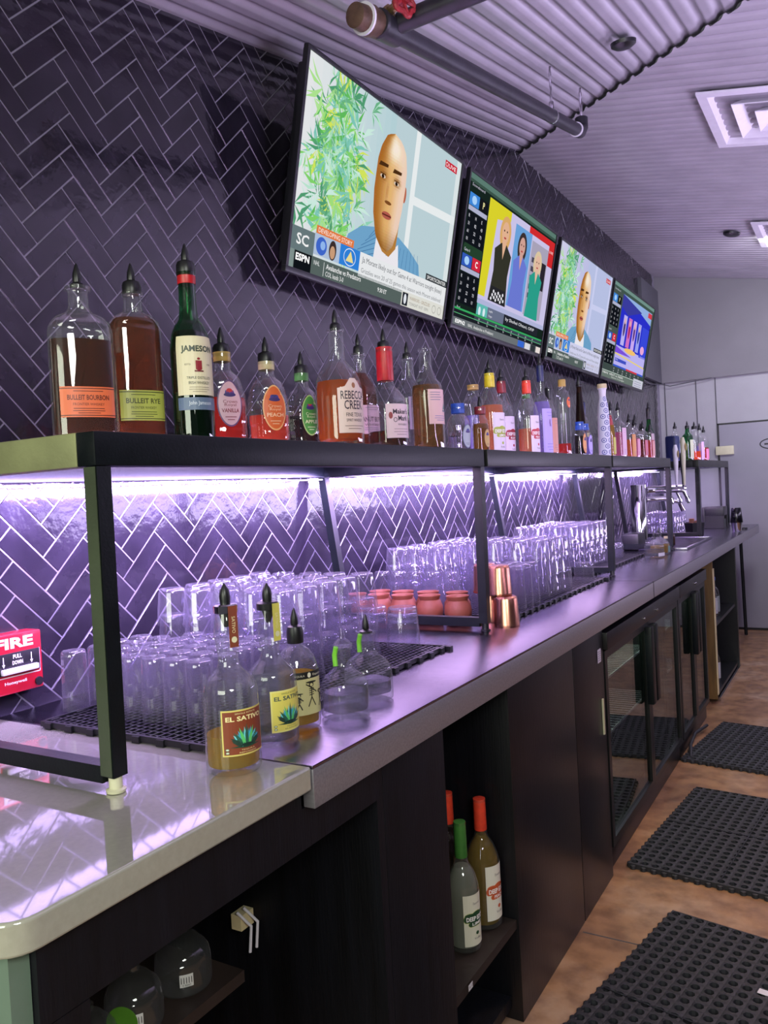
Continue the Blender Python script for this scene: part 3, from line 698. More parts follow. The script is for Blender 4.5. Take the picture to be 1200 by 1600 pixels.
def pic_panel(w, h):
    p = Pic(w, h); X = lambda u: u*w; Y = lambda v: v*h
    p.rect(0, 0, w, h, '16241f', 0); p.rect(0, Y(.965), w, h, '5a7a70', 1); p.rect(0, Y(.945), w, Y(.965), '3a5248', 1)
    p.ell(X(.11), Y(.52), X(.09), Y(.07), '24402c', 1)
    side_columns(p, X, Y, w)
    p.rect(X(.205), Y(.235), w, Y(.93), 'c9c2e6', 2); p.poly([(X(.205), Y(.26)), (X(.205), Y(.93)), (X(.44), Y(.93)), (X(.44), Y(.86)), (X(.30), Y(.82)), (X(.27), Y(.26))], 'd8d02c', 3)
    p.rect(X(.66), Y(.88), w, Y(.93), 'cf2a2e', 4); p.rect(X(.93), Y(.72), w, Y(.93), 'cf2a2e', 4).text('LIVE', X(.94), Y(.83), Y(.02), 'ffe8e8', 5, w=X(.05))
    p.rect(X(.50), Y(.27), X(.70), Y(.88), '6aa0d8', 4); p.rect(X(.71), Y(.26), X(.93), Y(.84), 'a8a2b8', 4)
    for i in range(5): p.rect(X(.73), Y(.40+.07*i), X(.78), Y(.44+.07*i), '4a4658', 5)
    p.rect(X(.86), Y(.5), X(.92), Y(.72), '2a2630', 5)
    person_shape(p, X, Y, .40, .25, .87, 'd8a868', 'e0b090', '33332a', .095)
    p.rect(X(.32), Y(.25), X(.48), Y(.36), '26262a', 9)
    for i in range(14): p.ell(X(.335+.01*i), Y(.27+.07*((i*7) % 5)/5), X(.008), Y(.012), 'e8e8ee', 9.5)
    person_shape(p, X, Y, .60, .27, .84, '3a3030', 'd0a094', '6a78d0', .085)
    person_shape(p, X, Y, .81, .25, .78, 'd8c4a0', 'e0b8a0', '2a9c88', .085)
    p.rect(X(.205), Y(.20), w, Y(.235), 'b0b4d8', 9); p.rect(X(.21), Y(.12), X(.32), Y(.20), '60b8b0', 9); p.rect(X(.32), Y(.12), X(.50), Y(.20), '687088', 9); p.rect(X(.5), Y(.13), X(.93), Y(.20), '23262e', 9)
    p.ell(X(.24), Y(.15), X(.012), Y(.03), 'd8e8f0', 10).ell(X(.285), Y(.15), X(.012), Y(.03), 'd8e8f0', 10)
    p.text('Laughlin', X(.335), Y(.165), Y(.02), 'e8e8f0', 10).text('Oregon', X(.335), Y(.13), Y(.02), 'e8e8f0', 10).text('by Shohei Ohtani, OF/P', X(.52), Y(.15), Y(.032), 'f0f0f6', 10, w=X(.36))
    p.rect(0, Y(.105), w, Y(.118), '38a860', 9); p.rect(X(.2), Y(.075), w, Y(.105), '3a4450', 8)
    p.rect(0, Y(.0), w, Y(.105), '1c2026', 7); p.rect(0, Y(.078), w, Y(.082), '60c080', 9.5)
    for i in range(8): p.text('%d-%d' % (i+2, (i*3) % 7), X(.24+.09*i), Y(.085), Y(.014), 'e0e0e8', 10); p.text('Fin', X(.24+.09*i), Y(.060), Y(.014), 'e0e0e8', 10)
    p.rect(0, 0, w, Y(.052), '6a7074', 8); p.text('ESPN2', X(.03), Y(.014), Y(.026), 'ffffff', 10, w=X(.09), bold=.03).text('NHL  Avalanche vs Predators', X(.15), Y(.014), Y(.022), 'f0f0f0', 10, w=X(.26))
    p.rect(X(.70), Y(0), X(.78), Y(.05), '3868d0', 10); p.rect(X(.79), Y(0), X(.86), Y(.05), 'd8d8e0', 10); p.rect(X(.87), Y(0), X(.93), Y(.05), '30343a', 10); p.rect(X(.94), 0, w, Y(.05), 'e8dcd8', 10)
    return p
def pic_studio(w, h):
    p = Pic(w, h); X = lambda u: u*w; Y = lambda v: v*h
    p.rect(0, 0, w, h, '46544f', 0); p.rect(0, Y(.965), w, h, '6f8f88', 1); p.rect(0, Y(.935), w, Y(.965), '3f544c', 1)
    side_columns(p, X, Y, w)
    p.rect(X(.22), Y(.17), X(.96), Y(.93), '2a30c8', 2); p.poly([(X(.22), Y(.93)), (X(.96), Y(.93)), (X(.96), Y(.78)), (X(.62), Y(.86)), (X(.30), Y(.84))], '90aee0', 3)
    p.poly([(X(.22), Y(.80)), (X(.38), Y(.74)), (X(.70), Y(.86)), (X(.22), Y(.93))], '3a3c9c', 3.5)
    for i in range(4): p.rect(X(.30+.12*i), Y(.40), X(.38+.12*i), Y(.73), ('b8b0f0', 'd070c0', 'c8a8f0', '9aa0f0')[i], 4); p.ell(X(.34+.12*i), Y(.60), X(.022), Y(.10), ('503868', 'a83060', '604080', '384090')[i], 5); p.ell(X(.34+.12*i), Y(.67), X(.016), Y(.035), 'e0b0b0', 6)
    p.rect(X(.77), Y(.36), X(.96), Y(.72), '3848d8', 4); p.ell(X(.84), Y(.45), X(.05), Y(.05), 'e8a8d8', 5)
    p.rect(X(.22), Y(.17), X(.96), Y(.38), 'b9b2f0', 4); p.ell(X(.55), Y(.37), X(.14), Y(.03), 'f0c070', 5); p.poly([(X(.22), Y(.30)), (X(.96), Y(.26)), (X(.96), Y(.245)), (X(.22), Y(.285))], 'e8d070', 5)
    p.poly([(X(.22), Y(.37)), (X(.60), Y(.31)), (X(.22), Y(.30))], '7a50d8', 5); p.rect(X(.24), Y(.21), X(.50), Y(.245), '4050c0', 6).text('NBA Today', X(.25), Y(.218), Y(.02), 'f0f0ff', 7)
    p.rect(X(.22), Y(.15), X(.96), Y(.17), '3858c8', 6); p.rect(X(.52), Y(.15), X(.80), Y(.17), 'd03848', 6.5)
    p.rect(X(.86), Y(.86), X(.96), Y(.92), 'd04050', 7); p.rect(X(.95), Y(.25), X(.975), Y(.75), '2a2c40', 7)
    p.rect(X(0), Y(.075), w, Y(.145), '3e4a48', 5)
    for i in range(7): p.text('%d-%d' % (i+1, (i*2) % 5), X(.24+.10*i), Y(.115), Y(.02), 'e8e8f0', 6); p.text('PM', X(.24+.10*i), Y(.085), Y(.018), 'e8e8f0', 6)
    p.rect(0, Y(.072), w, Y(.078), 'c8d8d0', 6); p.rect(0, 0, w, Y(.072), '69766f', 5); p.text('NBA2  HEAT vs 76ERS', X(.03), Y(.04), Y(.022), 'f0f0f0', 6, w=X(.45)).text('Game 4 tonight', X(.22), Y(.012), Y(.018), 'e0e0e0', 6, w=X(.3)); p.rect(X(.74), 0, w, Y(.10), 'c8c8d8', 6)
    for i in range(3): p.line(X(.77), Y(.02+.025*i), X(.95), Y(.02+.025*i), .003*w, '8a8aa8', 7)
    return p
XB, ZBT, XT, ZT = .080, 2.052, .205, 2.658
up = Vector((XT-XB, 0, ZT-ZBT)); HT = up.length; up.normalize(); nrm = Vector((0, 1, 0)).cross(up); nrm = nrm if nrm.x > 0 else -nrm
def television(y0, y1, picf, label, name='television', dz=0):
    w = y1-y0; t = empty(name, (XB, (y0+y1)/2, ZBT+dz)); tag(t, label, 'television', 'wall televisions over the bar')
    M = Matrix(((nrm.x, 0, up.x, 0), (0, 1, 0, 0), (nrm.z, 0, up.z, 0), (0, 0, 0, 1)))   # local x=out, y=along wall, z=up the screen
    def B(mb, n, m, par=None, **k): mb.b.transform(M); return mb.build(n, m, par or t, **k)
    bz = .012
    fr = MB(); fr.box((-.012, -w/2-bz, -.018), (.006, w/2+bz, 0), .002); fr.box((-.012, -w/2-bz, HT), (.006, w/2+bz, HT+bz), .002)
    fr.box((-.012, -w/2-bz, .0), (.006, -w/2, HT)); fr.box((-.012, w/2, .0), (.006, w/2+bz, HT))
    B(fr, 'bezel', BLACK_PL)
    B(MB().box((-.055, -w/2+.02, .02), (-.0125, w/2-.02, HT-.02), .01).box((-.075, -w/2+.2, .05), (-.055, w/2-.2, HT*.6), .01), 'back_cover', BLACK_PL)
    sc = B(MB().box((-.012, -w/2, 0), (0, w/2, HT)), 'screen', BLACK_PL, smooth=False)
    p = picf(w, HT); p.build('screen_picture', SCREEN, sc, lambda x, y, h: M @ Vector((.0004+h*.25, x-w/2, y)))
    # wall bracket and brand chin
    br = MB().box((-.14, -.12, HT*.30), (-.074, .12, HT*.42)); B(br, 'wall_bracket', BLACK_METAL)
    return t
television(1.995, 3.042, lambda w, h: pic_guest(w, h), 'nearest television, showing a bald person in blue jacket beside a bright green plant')
television(3.130, 4.215, pic_panel, 'television second from the camera showing three people on a yellow and lilac panel')
television(4.302, 5.341, lambda w, h: pic_guest(w, h, 1), 'television third from the camera showing a bald person and a dimmer green plant')
television(5.395, 6.560, pic_studio, 'farthest television showing a blue and violet studio desk scene')

# ================================================================== PIPES AND CEILING FITTINGS
PX = .58
sp = empty('sprinkler_pipe', (PX, 2.6, 2.66)); tag(sp, 'black iron sprinkler pipe hung under the corrugated ceiling above the first television', 'pipe')
B = lambda mb, n, m, par=None, **k: rel(mb, sp).build(n, m, par or sp, **k)
zc_ = lambda y: 2.50 + (y-1.80)*.198
B(MB().tube([(PX, 1.83, zc_(1.83)), (PX, 3.40, zc_(3.40))], .0245, 20), 'main_pipe', PIPE)
B(MB().tube([(PX, 3.385, zc_(3.385)-.002), (PX, 3.43, zc_(3.43)), (PX, 3.455, zc_(3.45)+.02), (PX, 3.458, zc_(3.45)+.06)], .027, 18), 'end_elbow', PIPE)
B(MB().lathe([(-.004, .029), (.004, .029)], 24, (PX, 3.375, zc_(3.375)), (0, 1, .198)), 'white_ring', WHITE_PL)
B(MB().tube([(PX, 3.458, zc_(3.45)+.06), (PX, 3.458, ZH-SL*(YH-3.46)-.01)], .006, 8), 'threaded_rod', CHROME)
B(MB().tube([(PX, 3.06, zc_(3.06)+.02), (PX, 3.06, ZH-SL*(YH-3.06)-.01)], .005, 8).lathe([(0, .009), (.03, .009)], 10, (PX, 3.06, zc_(3.06)+.024)), 'threaded_rod', CHROME)
lo = MB(); lo.lathe([(-.006, .0265), (.006, .0265)], 24, (PX, 3.06, zc_(3.06)), (0, 1, .198)); B(lo, 'hanger_loop', CHROME)
B(MB().lathe([(-.05, .030), (-.045, .034), (.045, .034), (.05, .030)], 20, (PX, 1.79, zc_(1.79)), (0, 1, .198)), 'tee_fitting', PIPE)
D_ = (-.15, -1, -.16)
B(MB().lathe([(.03, .033), (.075, .033), (.08, .036), (.098, .036), (.10, .030), (.135, .028), (.137, .022)], 20, (PX, 1.80, zc_(1.80)), D_), 'end_plug', RUST)
B(MB().lathe([(.098, .0365), (.104, .0365)], 24, (PX, 1.80, zc_(1.80)), D_), 'white_ring', WHITE_PL)
B(MB().tube([(PX+.03, 1.80, zc_(1.8)+.005), (1.75, 1.80, zc_(1.8)+.02)], .0245, 20), 'branch_pipe', PIPE)
ax = Vector((.92, -.28, .10)).normalized()
c = Vector((.650, 1.745, 2.520))
B(MB().lathe([(-.075, .012), (-.062, .012), (-.061, .017), (-.045, .017), (-.044, .011), (-.026, .011), (-.025, .015), (-.012, .015)], 8, c, ax), 'brass_nipple', BRASS)
vw = MB(); q = Vector((0, 0, 1)).rotation_difference(ax).to_matrix()
vw.tube([c + q @ Vector(((.034+.004*math.cos(6*2*math.pi*i/48))*math.cos(2*math.pi*i/48), (.034+.004*math.cos(6*2*math.pi*i/48))*math.sin(2*math.pi*i/48), 0)) for i in range(48)], .0065, 8, True)
for i in range(5): vw.tube([c, c + q @ Vector((.036*math.cos(i*1.2566), .036*math.sin(i*1.2566), 0))], .005, 6)
vw.lathe([(-.012, .012), (.012, .012)], 12, c, ax)
B(vw, 'valve_wheel', REDVALVE)
B(MB().tube([c, c-ax*.07, (PX, 1.79, zc_(1.79)+.02)], .008, 8), 'valve_stem', BRASS)

def on_far(x, y, dz=0): return Vector((x, y, ZH - SL*x + dz - .024))
def diffuser(x0, x1, y0, y1, label):
    g = empty('ceiling_vent', on_far((x0+x1)/2, (y0+y1)/2, -.02)); tag(g, label, 'vent', 'square ceiling air vents')
    g.rotation_euler = (0, math.atan(SL), 0)
    a, b_ = (x1-x0)/2, (y1-y0)/2
    def fr(s0, s1, z0, z1, w):
        m = MB()
        for k in range(4):
            pass
        o_ = [(-a*s0, -b_*s0), (a*s0, -b_*s0), (a*s0, b_*s0), (-a*s0, b_*s0)]; i_ = [(-a*s1, -b_*s1), (a*s1, -b_*s1), (a*s1, b_*s1), (-a*s1, b_*s1)]
        vo = [m.b.verts.new((*p, z0)) for p in o_]; vi = [m.b.verts.new((*p, z1)) for p in i_]
        vo2 = [m.b.verts.new((*p, z0+w)) for p in o_]; vi2 = [m.b.verts.new((*p, z1+w)) for p in i_]
        for i in range(4):
            j = (i+1) % 4
            m.b.faces.new((vo[i], vo[j], vi[j], vi[i])); m.b.faces.new((vo2[i], vo2[j], vi2[j], vi2[i])); m.b.faces.new((vo[i], vo[j], vo2[j], vo2[i])); m.b.faces.new((vi[i], vi[j], vi2[j], vi2[i]))
        return m
    fr(1, .88, -.012, -.012, .01).build('frame', WHITE_PL, g, smooth=False)
    fr(.88, .80, -.012, .045, .004).build('frame_throat', WHITE_PL, g, smooth=False)
    fr(.62, .44, -.018, .03, .004).build('louver', WHITE_PL, g, smooth=False)
    fr(.36, .18, -.022, .02, .004).build('louver', WHITE_PL, g, smooth=False)
    MB().box((-a*.79, -b_*.79, .055), (a*.79, b_*.79, .06)).build('duct_opening', PAINTD, g, smooth=False)
    return g
diffuser(1.005, 1.655, 3.635, 4.285, 'white square ceiling vent nearest the camera on the corrugated ceiling')
diffuser(.99, 1.64, 5.70, 6.35, 'white square ceiling vent farther back, cut by the right edge of the picture')
def cover(p, sl, r, label):
    o = MB().lathe([(0, r), (-.012, r*.96), (-.022, r*.6), (-.024, 0)], 20).build('ceiling_cover', BLACK_PL)
    o.location = p; o.rotation_euler = sl; tag(o, label, 'ceiling fitting'); return o
cover(Vector((.874, 2.989, ZH-SL*(YH-2.989)-.03)), (math.atan(SL), 0, 0), .045, 'black round cover on the near corrugated ceiling above the pipe')
cover(on_far(.846, 6.0, -.014), (0, math.atan(SL), 0), .055, 'small black round cover on the far corrugated ceiling between the vents')

# ================================================================== BAR MATS, TRAYS
def lattice(name, x0, x1, y0, y1, label, z=.931):
    m = MB(); h = .011; p = .0165
    nx = int((x1-x0)/p); ny = int((y1-y0)/p)
    for i in range(nx+1): xx = x0+(x1-x0)*i/nx; m.box((xx-.0022, y0, z+.002), (xx+.0022, y1, z+h))
    for j in range(ny+1): yy = y0+(y1-y0)*j/ny; m.box((x0, yy-.0022, z+.001), (x1, yy+.0022, z+h-.001))
    for (a, b_) in (((x0-.004, y0-.004), (x1+.004, y0+.003)), ((x0-.004, y1-.003), (x1+.004, y1+.004)), ((x0-.004, y0), (x0+.003, y1)), ((x1-.003, y0), (x1+.004, y1))):
        m.box((*a, z+.003), (*b_, z+h+.002))
    for i in range(int((y1-y0)/.06)+1):
        for xx in (x0, x1): m.box((xx-.010, y0+.012+i*.06, z), (xx+.010, y0+.030+i*.06, z+.012))
    for i in range(int((x1-x0)/.06)+1):
        for yy in (y0, y1): m.box((x0+.012+i*.06, yy-.008, z), (x0+.030+i*.06, yy+.008, z+.012))
    o = m.build(name, BLACK_PL, smooth=False); centre_origin(o, ((x0+x1)/2, (y0+y1)/2, z)); tag(o, label, 'bar mat', 'black lattice glass mats on the counter'); return o
lattice('glass_mat', .165, .595, 1.005, 1.895, 'black lattice mat under the glasses nearest the camera, behind the tequila bottles')
lattice('glass_mat', .165, .595, 2.385, 3.42, 'black lattice mat under the stacked glasses beside the copper cups')
lattice('glass_mat', .10, .50, 3.60, 4.56, 'black lattice mat under the farther glass stacks near the beer tap')
def floor_mat_obj(ox, oy, w, l, rot, label, seam, solid=True):
    m = MB(); b = m.b; c = .036; nx, ny = int(w/c), int(l/c); n = 8; z1 = .016; r = .0125
    for i in range(nx):
        for j in range(ny):
            cx, cyy = (i+.5)*c, (j+.5)*c
            sq = []; ho = []; lo_ = []
            for k in range(n):
                a = 2*math.pi*k/n; ca, sa = math.cos(a), math.sin(a); kk = .5*c/max(abs(ca), abs(sa))
                sq.append(b.verts.new((cx+kk*ca, cyy+kk*sa, z1))); ho.append(b.verts.new((cx+r*ca, cyy+r*sa, z1+.0015))); lo_.append(b.verts.new((cx+r*.9*ca, cyy+r*.9*sa, 0.0)))
            for k in range(n):
                b.faces.new((sq[k], sq[(k+1) % n], ho[(k+1) % n], ho[k])); b.faces.new((ho[k], ho[(k+1) % n], lo_[(k+1) % n], lo_[k]))
    W_, L_ = nx*c, ny*c
    if solid: m.quad((.004, .004, .004), (W_-.004, .004, .004), (W_-.004, L_-.004, .004), (.004, L_-.004, .004))
    for a, q in (((0, 0), (W_, 0)), ((W_, 0), (W_, L_)), ((W_, L_), (0, L_)), ((0, L_), (0, 0))):
        d = (a[0]-q[0], a[1]-q[1]); ln = math.hypot(*d)
        m.quad((a[0], a[1], 0), (q[0], q[1], 0), (q[0], q[1], z1), (a[0], a[1], z1))
        k = int(ln/c)
        for t in range(k):
            px, py = a[0]+(q[0]-a[0])*(t+.5)/k, a[1]+(q[1]-a[1])*(t+.5)/k
            m.lathe([(0, .011), (.011, .010), (.013, .005)], 8, (px, py, 0))
    o = m.build('floor_mat', RUBBER, smooth=False); o.location = (ox, oy, .001); o.rotation_euler = (0, 0, rot)
    tag(o, label, 'floor mat', 'black rubber anti-fatigue mats on the floor')
    s = Pic(.01, 1); s.rect(0, 0, .004, 1, '55555e')
    MB().box((seam, .01, z1+.0005), (seam+.004, L_-.01, z1+.0022)).box((.01, L_*.5, z1+.0005), (W_-.01, L_*.5+.006, z1+.002)).build('seam', DARK_PANEL, o, smooth=False)
    return o, z1
m1, _ = floor_mat_obj(.815, 1.60, 1.26, .99, R(-11), 'black rubber floor mat nearest the camera with open drainage holes', .62, False)
MB().box((.33, .70, .0165), (.385, .722, .0175)).build('paper_tag', WHITE_PL, m1, smooth=False)
MB().box((.37, .48, .0165), (.405, .51, .0175)).build('paper_tag', WHITE_PL, m1, smooth=False)
floor_mat_obj(.80, 2.815, 1.26, .83, R(-6.2), 'black rubber floor mat in the middle, second from the camera', .30)
floor_mat_obj(.76, 3.99, 1.26, .70, R(-8), 'black rubber floor mat farthest back with a curled corner', .34)
cv = MB(); cv.tube([(.80, 4.02, .014), (.775, 4.16, .03), (.765, 4.35, .034), (.79, 4.55, .022)], .008, 8)
cv.build('curled_edge', RUBBER, None); o = bpy.data.objects['curled_edge']; pm_ = [x for x in bpy.data.objects if x.name.startswith('floor_mat')][-1]; o.parent = pm_; o.matrix_parent_inverse = (Matrix.Translation(pm_.location) @ pm_.rotation_euler.to_matrix().to_4x4()).inverted()

# ================================================================== SHELF CONTENTS: BOTTLES
def smooth_prof(pr, k=5):
    out = []
    n = len(pr)
    for i in range(n-1):
        p0, p1, p2, p3 = pr[max(i-1, 0)], pr[i], pr[i+1], pr[min(i+2, n-1)]
        for j in range(k):
            t = j/k
            def h(c):
                m1 = (p2[c]-p0[c])*.5*(.0 if (i == 0) else .8); m2 = (p3[c]-p1[c])*.5*(.0 if (i == n-2) else .8)
                return (2*t**3-3*t**2+1)*p1[c] + (t**3-2*t**2+t)*m1 + (-2*t**3+3*t**2)*p2[c] + (t**3-t**2)*m2
            z = p1[0]+(p2[0]-p1[0])*t
            out.append((z, max(.001, h(1))))
    out.append(pr[-1]); return out
def rat(pr, z):
    for a, b_ in zip(pr, pr[1:]):
        if a[0] <= z <= b_[0]: return a[1] + (b_[1]-a[1])*((z-a[0])/((b_[0]-a[0]) or 1))
    return pr[0][1] if z < pr[0][0] else pr[-1][1]
def bottle(label, x, y, rot, prof, gmat=None, liq=None, lvl=.1, cap=None, labels=(), flat=1., sup=2., ztop=None, name='liquor_bottle', cat='bottle', group=None, z=1.4585, base=.012, ribs=0, cut=0, n=32):
    gmat = gmat or GLB
    full = [(0, prof[0][1]*.80), (.0025, prof[0][1]*.95), (.008, prof[0][1])] + ([(prof[0][0], prof[0][1])] if prof[0][0] > .012 else []) + [p for p in prof[1:]]
    pr = smooth_prof(full)
    zt = ztop if ztop else max([p[0] for p in prof if p[1] > prof[0][1]*.8] or [prof[-1][0]*.6])
    def fade(zz): return min(1, max(0, (zt+.03-zz)/.035))
    sx = lambda zz: 1-(1-flat)*fade(zz)
    sp_ = lambda zz: 2 + (sup-2)*fade(zz)
    root = empty(name, (x, y, z), R(rot)); tag(root, label, cat, group)
    mod = None
    if ribs: mod = lambda t, zz: 1 + .022*math.cos(ribs*t)*fade(zz)
    if cut: mod = lambda t, zz: 1 + .028*math.sin(cut*t + zz*130)*math.sin(cut*t - zz*130)*fade(zz)*(1 if zz < prof[0][1]*1.2+.2 else 0)
    nn = max(n, ribs*4) if ribs else (64 if cut else n)
    body = MB().lathe(pr, nn, cap1=False, sx=sx, sup=sp_, mod=mod).build('glass_body', gmat, root)
    # lip
    rt, zt_ = prof[-1][1], prof[-1][0]
    MB().lathe([(zt_-.006, rt*1.0), (zt_-.005, rt*1.14), (zt_+.001, rt*1.14), (zt_+.001, rt*.8)], 20, cap0=False, cap1=False).build('lip', gmat, body)
    if liq:
        lp = [(base, rat(pr, base)*.90)]; zz = base+.004
        while zz < lvl: lp.append((zz, max(.002, rat(pr, zz)-.0032))); zz += .012
        lp.append((lvl, max(.002, rat(pr, lvl)-.0032)))
        MB().lathe(lp, nn, sx=lambda q_: sx(q_)*.97, sup=sp_, mod=mod).build('liquid', LQ[liq], root)
    c = cap or {}
    if 'seal' in c:
        col, h0, h1 = c['seal']
        MB().lathe([(h0, rat(pr, h0)+.0008), (h0+.001, rat(pr, h0)+.0012), (min(h1, zt_), rat(pr, min(h1, zt_))+.0016), (h1, rt+.0016), (h1+.0005, rt*.9)], 24, cap0=False).build('neck_seal', COLLAR[col], root)
    zc = c.get('z', zt_)
    if c.get('pour', 0):
        rr = c.get('r', rt*1.1); hh = c.get('h', .018)
        sl = MB().lathe([(zc-.002, rr*.96), (zc, rr), (zc+hh*.7, rr), (zc+hh, rr*.86), (zc+hh+.003, rr*.5)], 20).build('pourer_collar', BLACK_PL, root)
        MB().lathe([(zc+hh, .0062), (zc+hh+.006, .0072), (zc+hh+.016, .0068), (zc+hh+.030, .0028), (zc+hh+.034, .0008)], 12).build('pour_spout', BLACK_PL, root)
    if 'stop' in c:
        col, h = c['stop']
        MB().lathe([(zc-.001, rt*1.05), (zc, rt*1.2), (zc+h*.9, rt*1.2), (zc+h, rt*1.1)], 20).build('stopper', COLLAR[col], root)
    for (z0, z1, wd, pf, ang) in labels:
        h = z1-z0; zm = (z0+z1)/2; rm = rat(pr, zm)+.0007
        T = []; acc = 0; prev = None
        for i in range(-90, 91):
            t = R(i*1.6); cc, ss = math.cos(t), math.sin(t); e = sp_(zm); k = (abs(cc)**e+abs(ss)**e)**(-1/e)
            p = (rm*k*cc*sx(zm), rm*k*ss)
            if prev: acc += math.dist(p, prev)
            T.append([acc, t]); prev = p
        mid = T[90][0]
        for q_ in T: q_[0] -= mid
        def th(u):
            lo_, hi_ = 0, len(T)-1
            while hi_-lo_ > 1:
                m_ = (lo_+hi_)//2
                if T[m_][0] <= u: lo_ = m_
                else: hi_ = m_
            f = (u-T[lo_][0])/((T[hi_][0]-T[lo_][0]) or 1); return T[lo_][1]*(1-f)+T[hi_][1]*f
        def mapf(u, v, hh, z0=z0, ang=ang):
            t = th(u); zz = z0+v; e = sp_(zz); cc, ss = math.cos(t), math.sin(t); k = (abs(cc)**e+abs(ss)**e)**(-1/e)
            rr = rat(pr, zz)*(1.02 if (ribs or cut) else 1)+.0007+hh
            p = Vector((rr*k*cc*sx(zz), rr*k*ss, zz))
            a = R(ang); return Vector((p.x*math.cos(a)-p.y*math.sin(a), p.x*math.sin(a)+p.y*math.cos(a), p.z))
        pic = pf(wd, h)
        pic.build('label', PRINT, root, mapf, cut=.0055, eps=.00022)
    return root
# label artwork: x runs -w/2..w/2, y 0..h
def P0(w, h, col): p = Pic(w, h); p.rect(-w/2, 0, w/2, h, col, 0); return p
def small_lines(p, y0, y1, n, w, col, h=.0016, seed=1):
    rd = random.Random(seed)
    for i in range(n):
        yy = y0+(y1-y0)*(i+.5)/n; ww = w*rd.uniform(.6, 1); p.rect(-ww/2, yy-h/2, ww/2, yy+h/2, col, 2)
def lb_bulleit(col, dk, l2, l3):
    def f(w, h):
        p = P0(w, h, col)
        for k in (.06, .94): p.rect(-w/2, h*k-.0008, w/2, h*k+.0008, dk, 1)
        p.text(l2, 0, h*.56, h*.17, dk, 2, w=w*.74, al='c', bold=.02).text(l3, 0, h*.38, h*.085, dk, 2, w=w*.55, al='c')
        small_lines(p, h*.10, h*.32, 3, w*.6, dk, .0011); small_lines(p, h*.80, h*.90, 1, w*.8, dk, .0011)
        return p
    return f
def lb_jameson(w, h):
    p = P0(w, h, 'd9cfae'); p.text('JAMESON', 0, h*.70, h*.135, '2a3a2c', 2, w=w*.74, al='c', bold=.03)
    p.rect(-w*.07, h*.44, w*.07, h*.58, '8c1f2a', 2); p.ell(0, h*.44, w*.07, h*.025, '8c1f2a', 2); p.ell(0, h*.61, w*.035, h*.02, '8c1f2a', 2.2); p.rect(-w*.10, h*.39, w*.10, h*.415, '6a1a22', 2.4)
    p.text("EST'D", -w*.24, h*.50, h*.03, '6a5a4a', 2, al='c').text('1780', w*.24, h*.50, h*.03, '6a5a4a', 2, al='c')
    p.text('TRIPLE DISTILLED', 0, h*.27, h*.042, '2a3a2c', 2, w=w*.55, al='c').text('IRISH WHISKEY', 0, h*.18, h*.05, '2a3a2c', 2, w=w*.48, al='c')
    small_lines(p, h*.04, h*.15, 3, w*.5, '8a7e6a', .0009)
    return p
def lb_jband(w, h): p = P0(w, h, '5a6c86'); p.text('John Jameson', 0, h*.3, h*.42, 'd8e0ec', 2, w=w*.5, al='c'); return p
def lb_oval(col, edge, top, txt, tc, gem):
    def f(w, h):
        p = Pic(w, h); p.ell(0, h/2, w/2, h/2, edge, 0, 36); p.ell(0, h/2, w*.45, h*.465, col, 1, 36)
        p.ell(0, h*.76, w*.13, h*.06, gem, 2); p.ell(0, h*.68, w*.24, h*.045, '3a2a6a', 2.3); p.poly([(-w*.2, h*.70), (-w*.16, h*.78), (0, h*.72), (w*.16, h*.78), (w*.2, h*.70)], '4a3a8a', 2.2)
        
        if top: p.text(top, 0, h*.50, h*.07, tc, 3, w=w*.55, al='c').text('Royal', 0, h*.42, h*.07, tc, 3, w=w*.45, al='c').text(txt, 0, h*.30, h*.085, tc, 3, w=w*.68, al='c', bold=.02)
        p.rect(-w*.22, h*.20, w*.22, h*.215, tc, 3); p.rect(-w*.14, h*.14, w*.14, h*.155, tc, 3)
        return p
    return f
def lb_rebecca(w, h):
    p = Pic(w, h); p.poly([(-w/2, 0), (w/2, 0), (w/2, h*.80), (w*.28, h*.83), (w*.1, h*.98), (-w*.1, h*.98), (-w*.28, h*.83), (-w/2, h*.80)], 'e6cdc6', 0)
    p.text('REBECCA', 0, h*.60, h*.15, '3a2a3a', 2, w=w*.82, al='c', bold=.01).text('CREEK', 0, h*.42, h*.16, '3a2a3a', 2, w=w*.64, al='c', bold=.01)
    p.text('FINE TEXAS', 0, h*.29, h*.07, '3a2a3a', 2, w=w*.55, al='c').text('SPIRIT WHISKEY', 0, h*.20, h*.05, '3a2a3a', 2, w=w*.55, al='c'); small_lines(p, h*.05, h*.15, 2, w*.7, '7a5a5a', .0012)
    p.ell(0, h*.85, w*.06, h*.05, 'a06a4a', 2); return p
def lb_plain(col, txt, tc, sub=(), line='8a7a90', th=.18, ty=.52, tw=.8):
    def f(w, h):
        p = P0(w, h, col)
        if txt: p.text(txt, 0, h*ty, h*th, tc, 2, w=w*tw, al='c', bold=.02)
        for i, t in enumerate(sub): p.text(t, 0, h*(ty-.14-.12*i), h*.075, tc, 2, w=w*.55, al='c')
        small_lines(p, h*.05, h*.24, 3, w*.6, line, .0012); small_lines(p, h*.80, h*.95, 2, w*.5, line, .0012)
        return p
    return f
def lb_makers(w, h):
    p = P0(w, h, 'e8ccd6'); p.text("Maker's", 0, h*.70, h*.15, '2e2430', 2, w=w*.58, al='c', bold=.02).text('Mark', w*.06, h*.50, h*.15, '2e2430', 2, w=w*.38, al='c', bold=.02)
    p.ell(-w*.36, h*.66, w*.06, h*.10, '8c1f2a', 2); p.text('WHISKY', w*.05, h*.36, h*.06, '4a3a48', 2, w=w*.4, al='c'); p.ring(-w*.22, h*.53, w*.06, h*.07, .0015, '4a3a48', 2); small_lines(p, h*.06, h*.30, 3, w*.6, '9a7a8a', .0012); return p
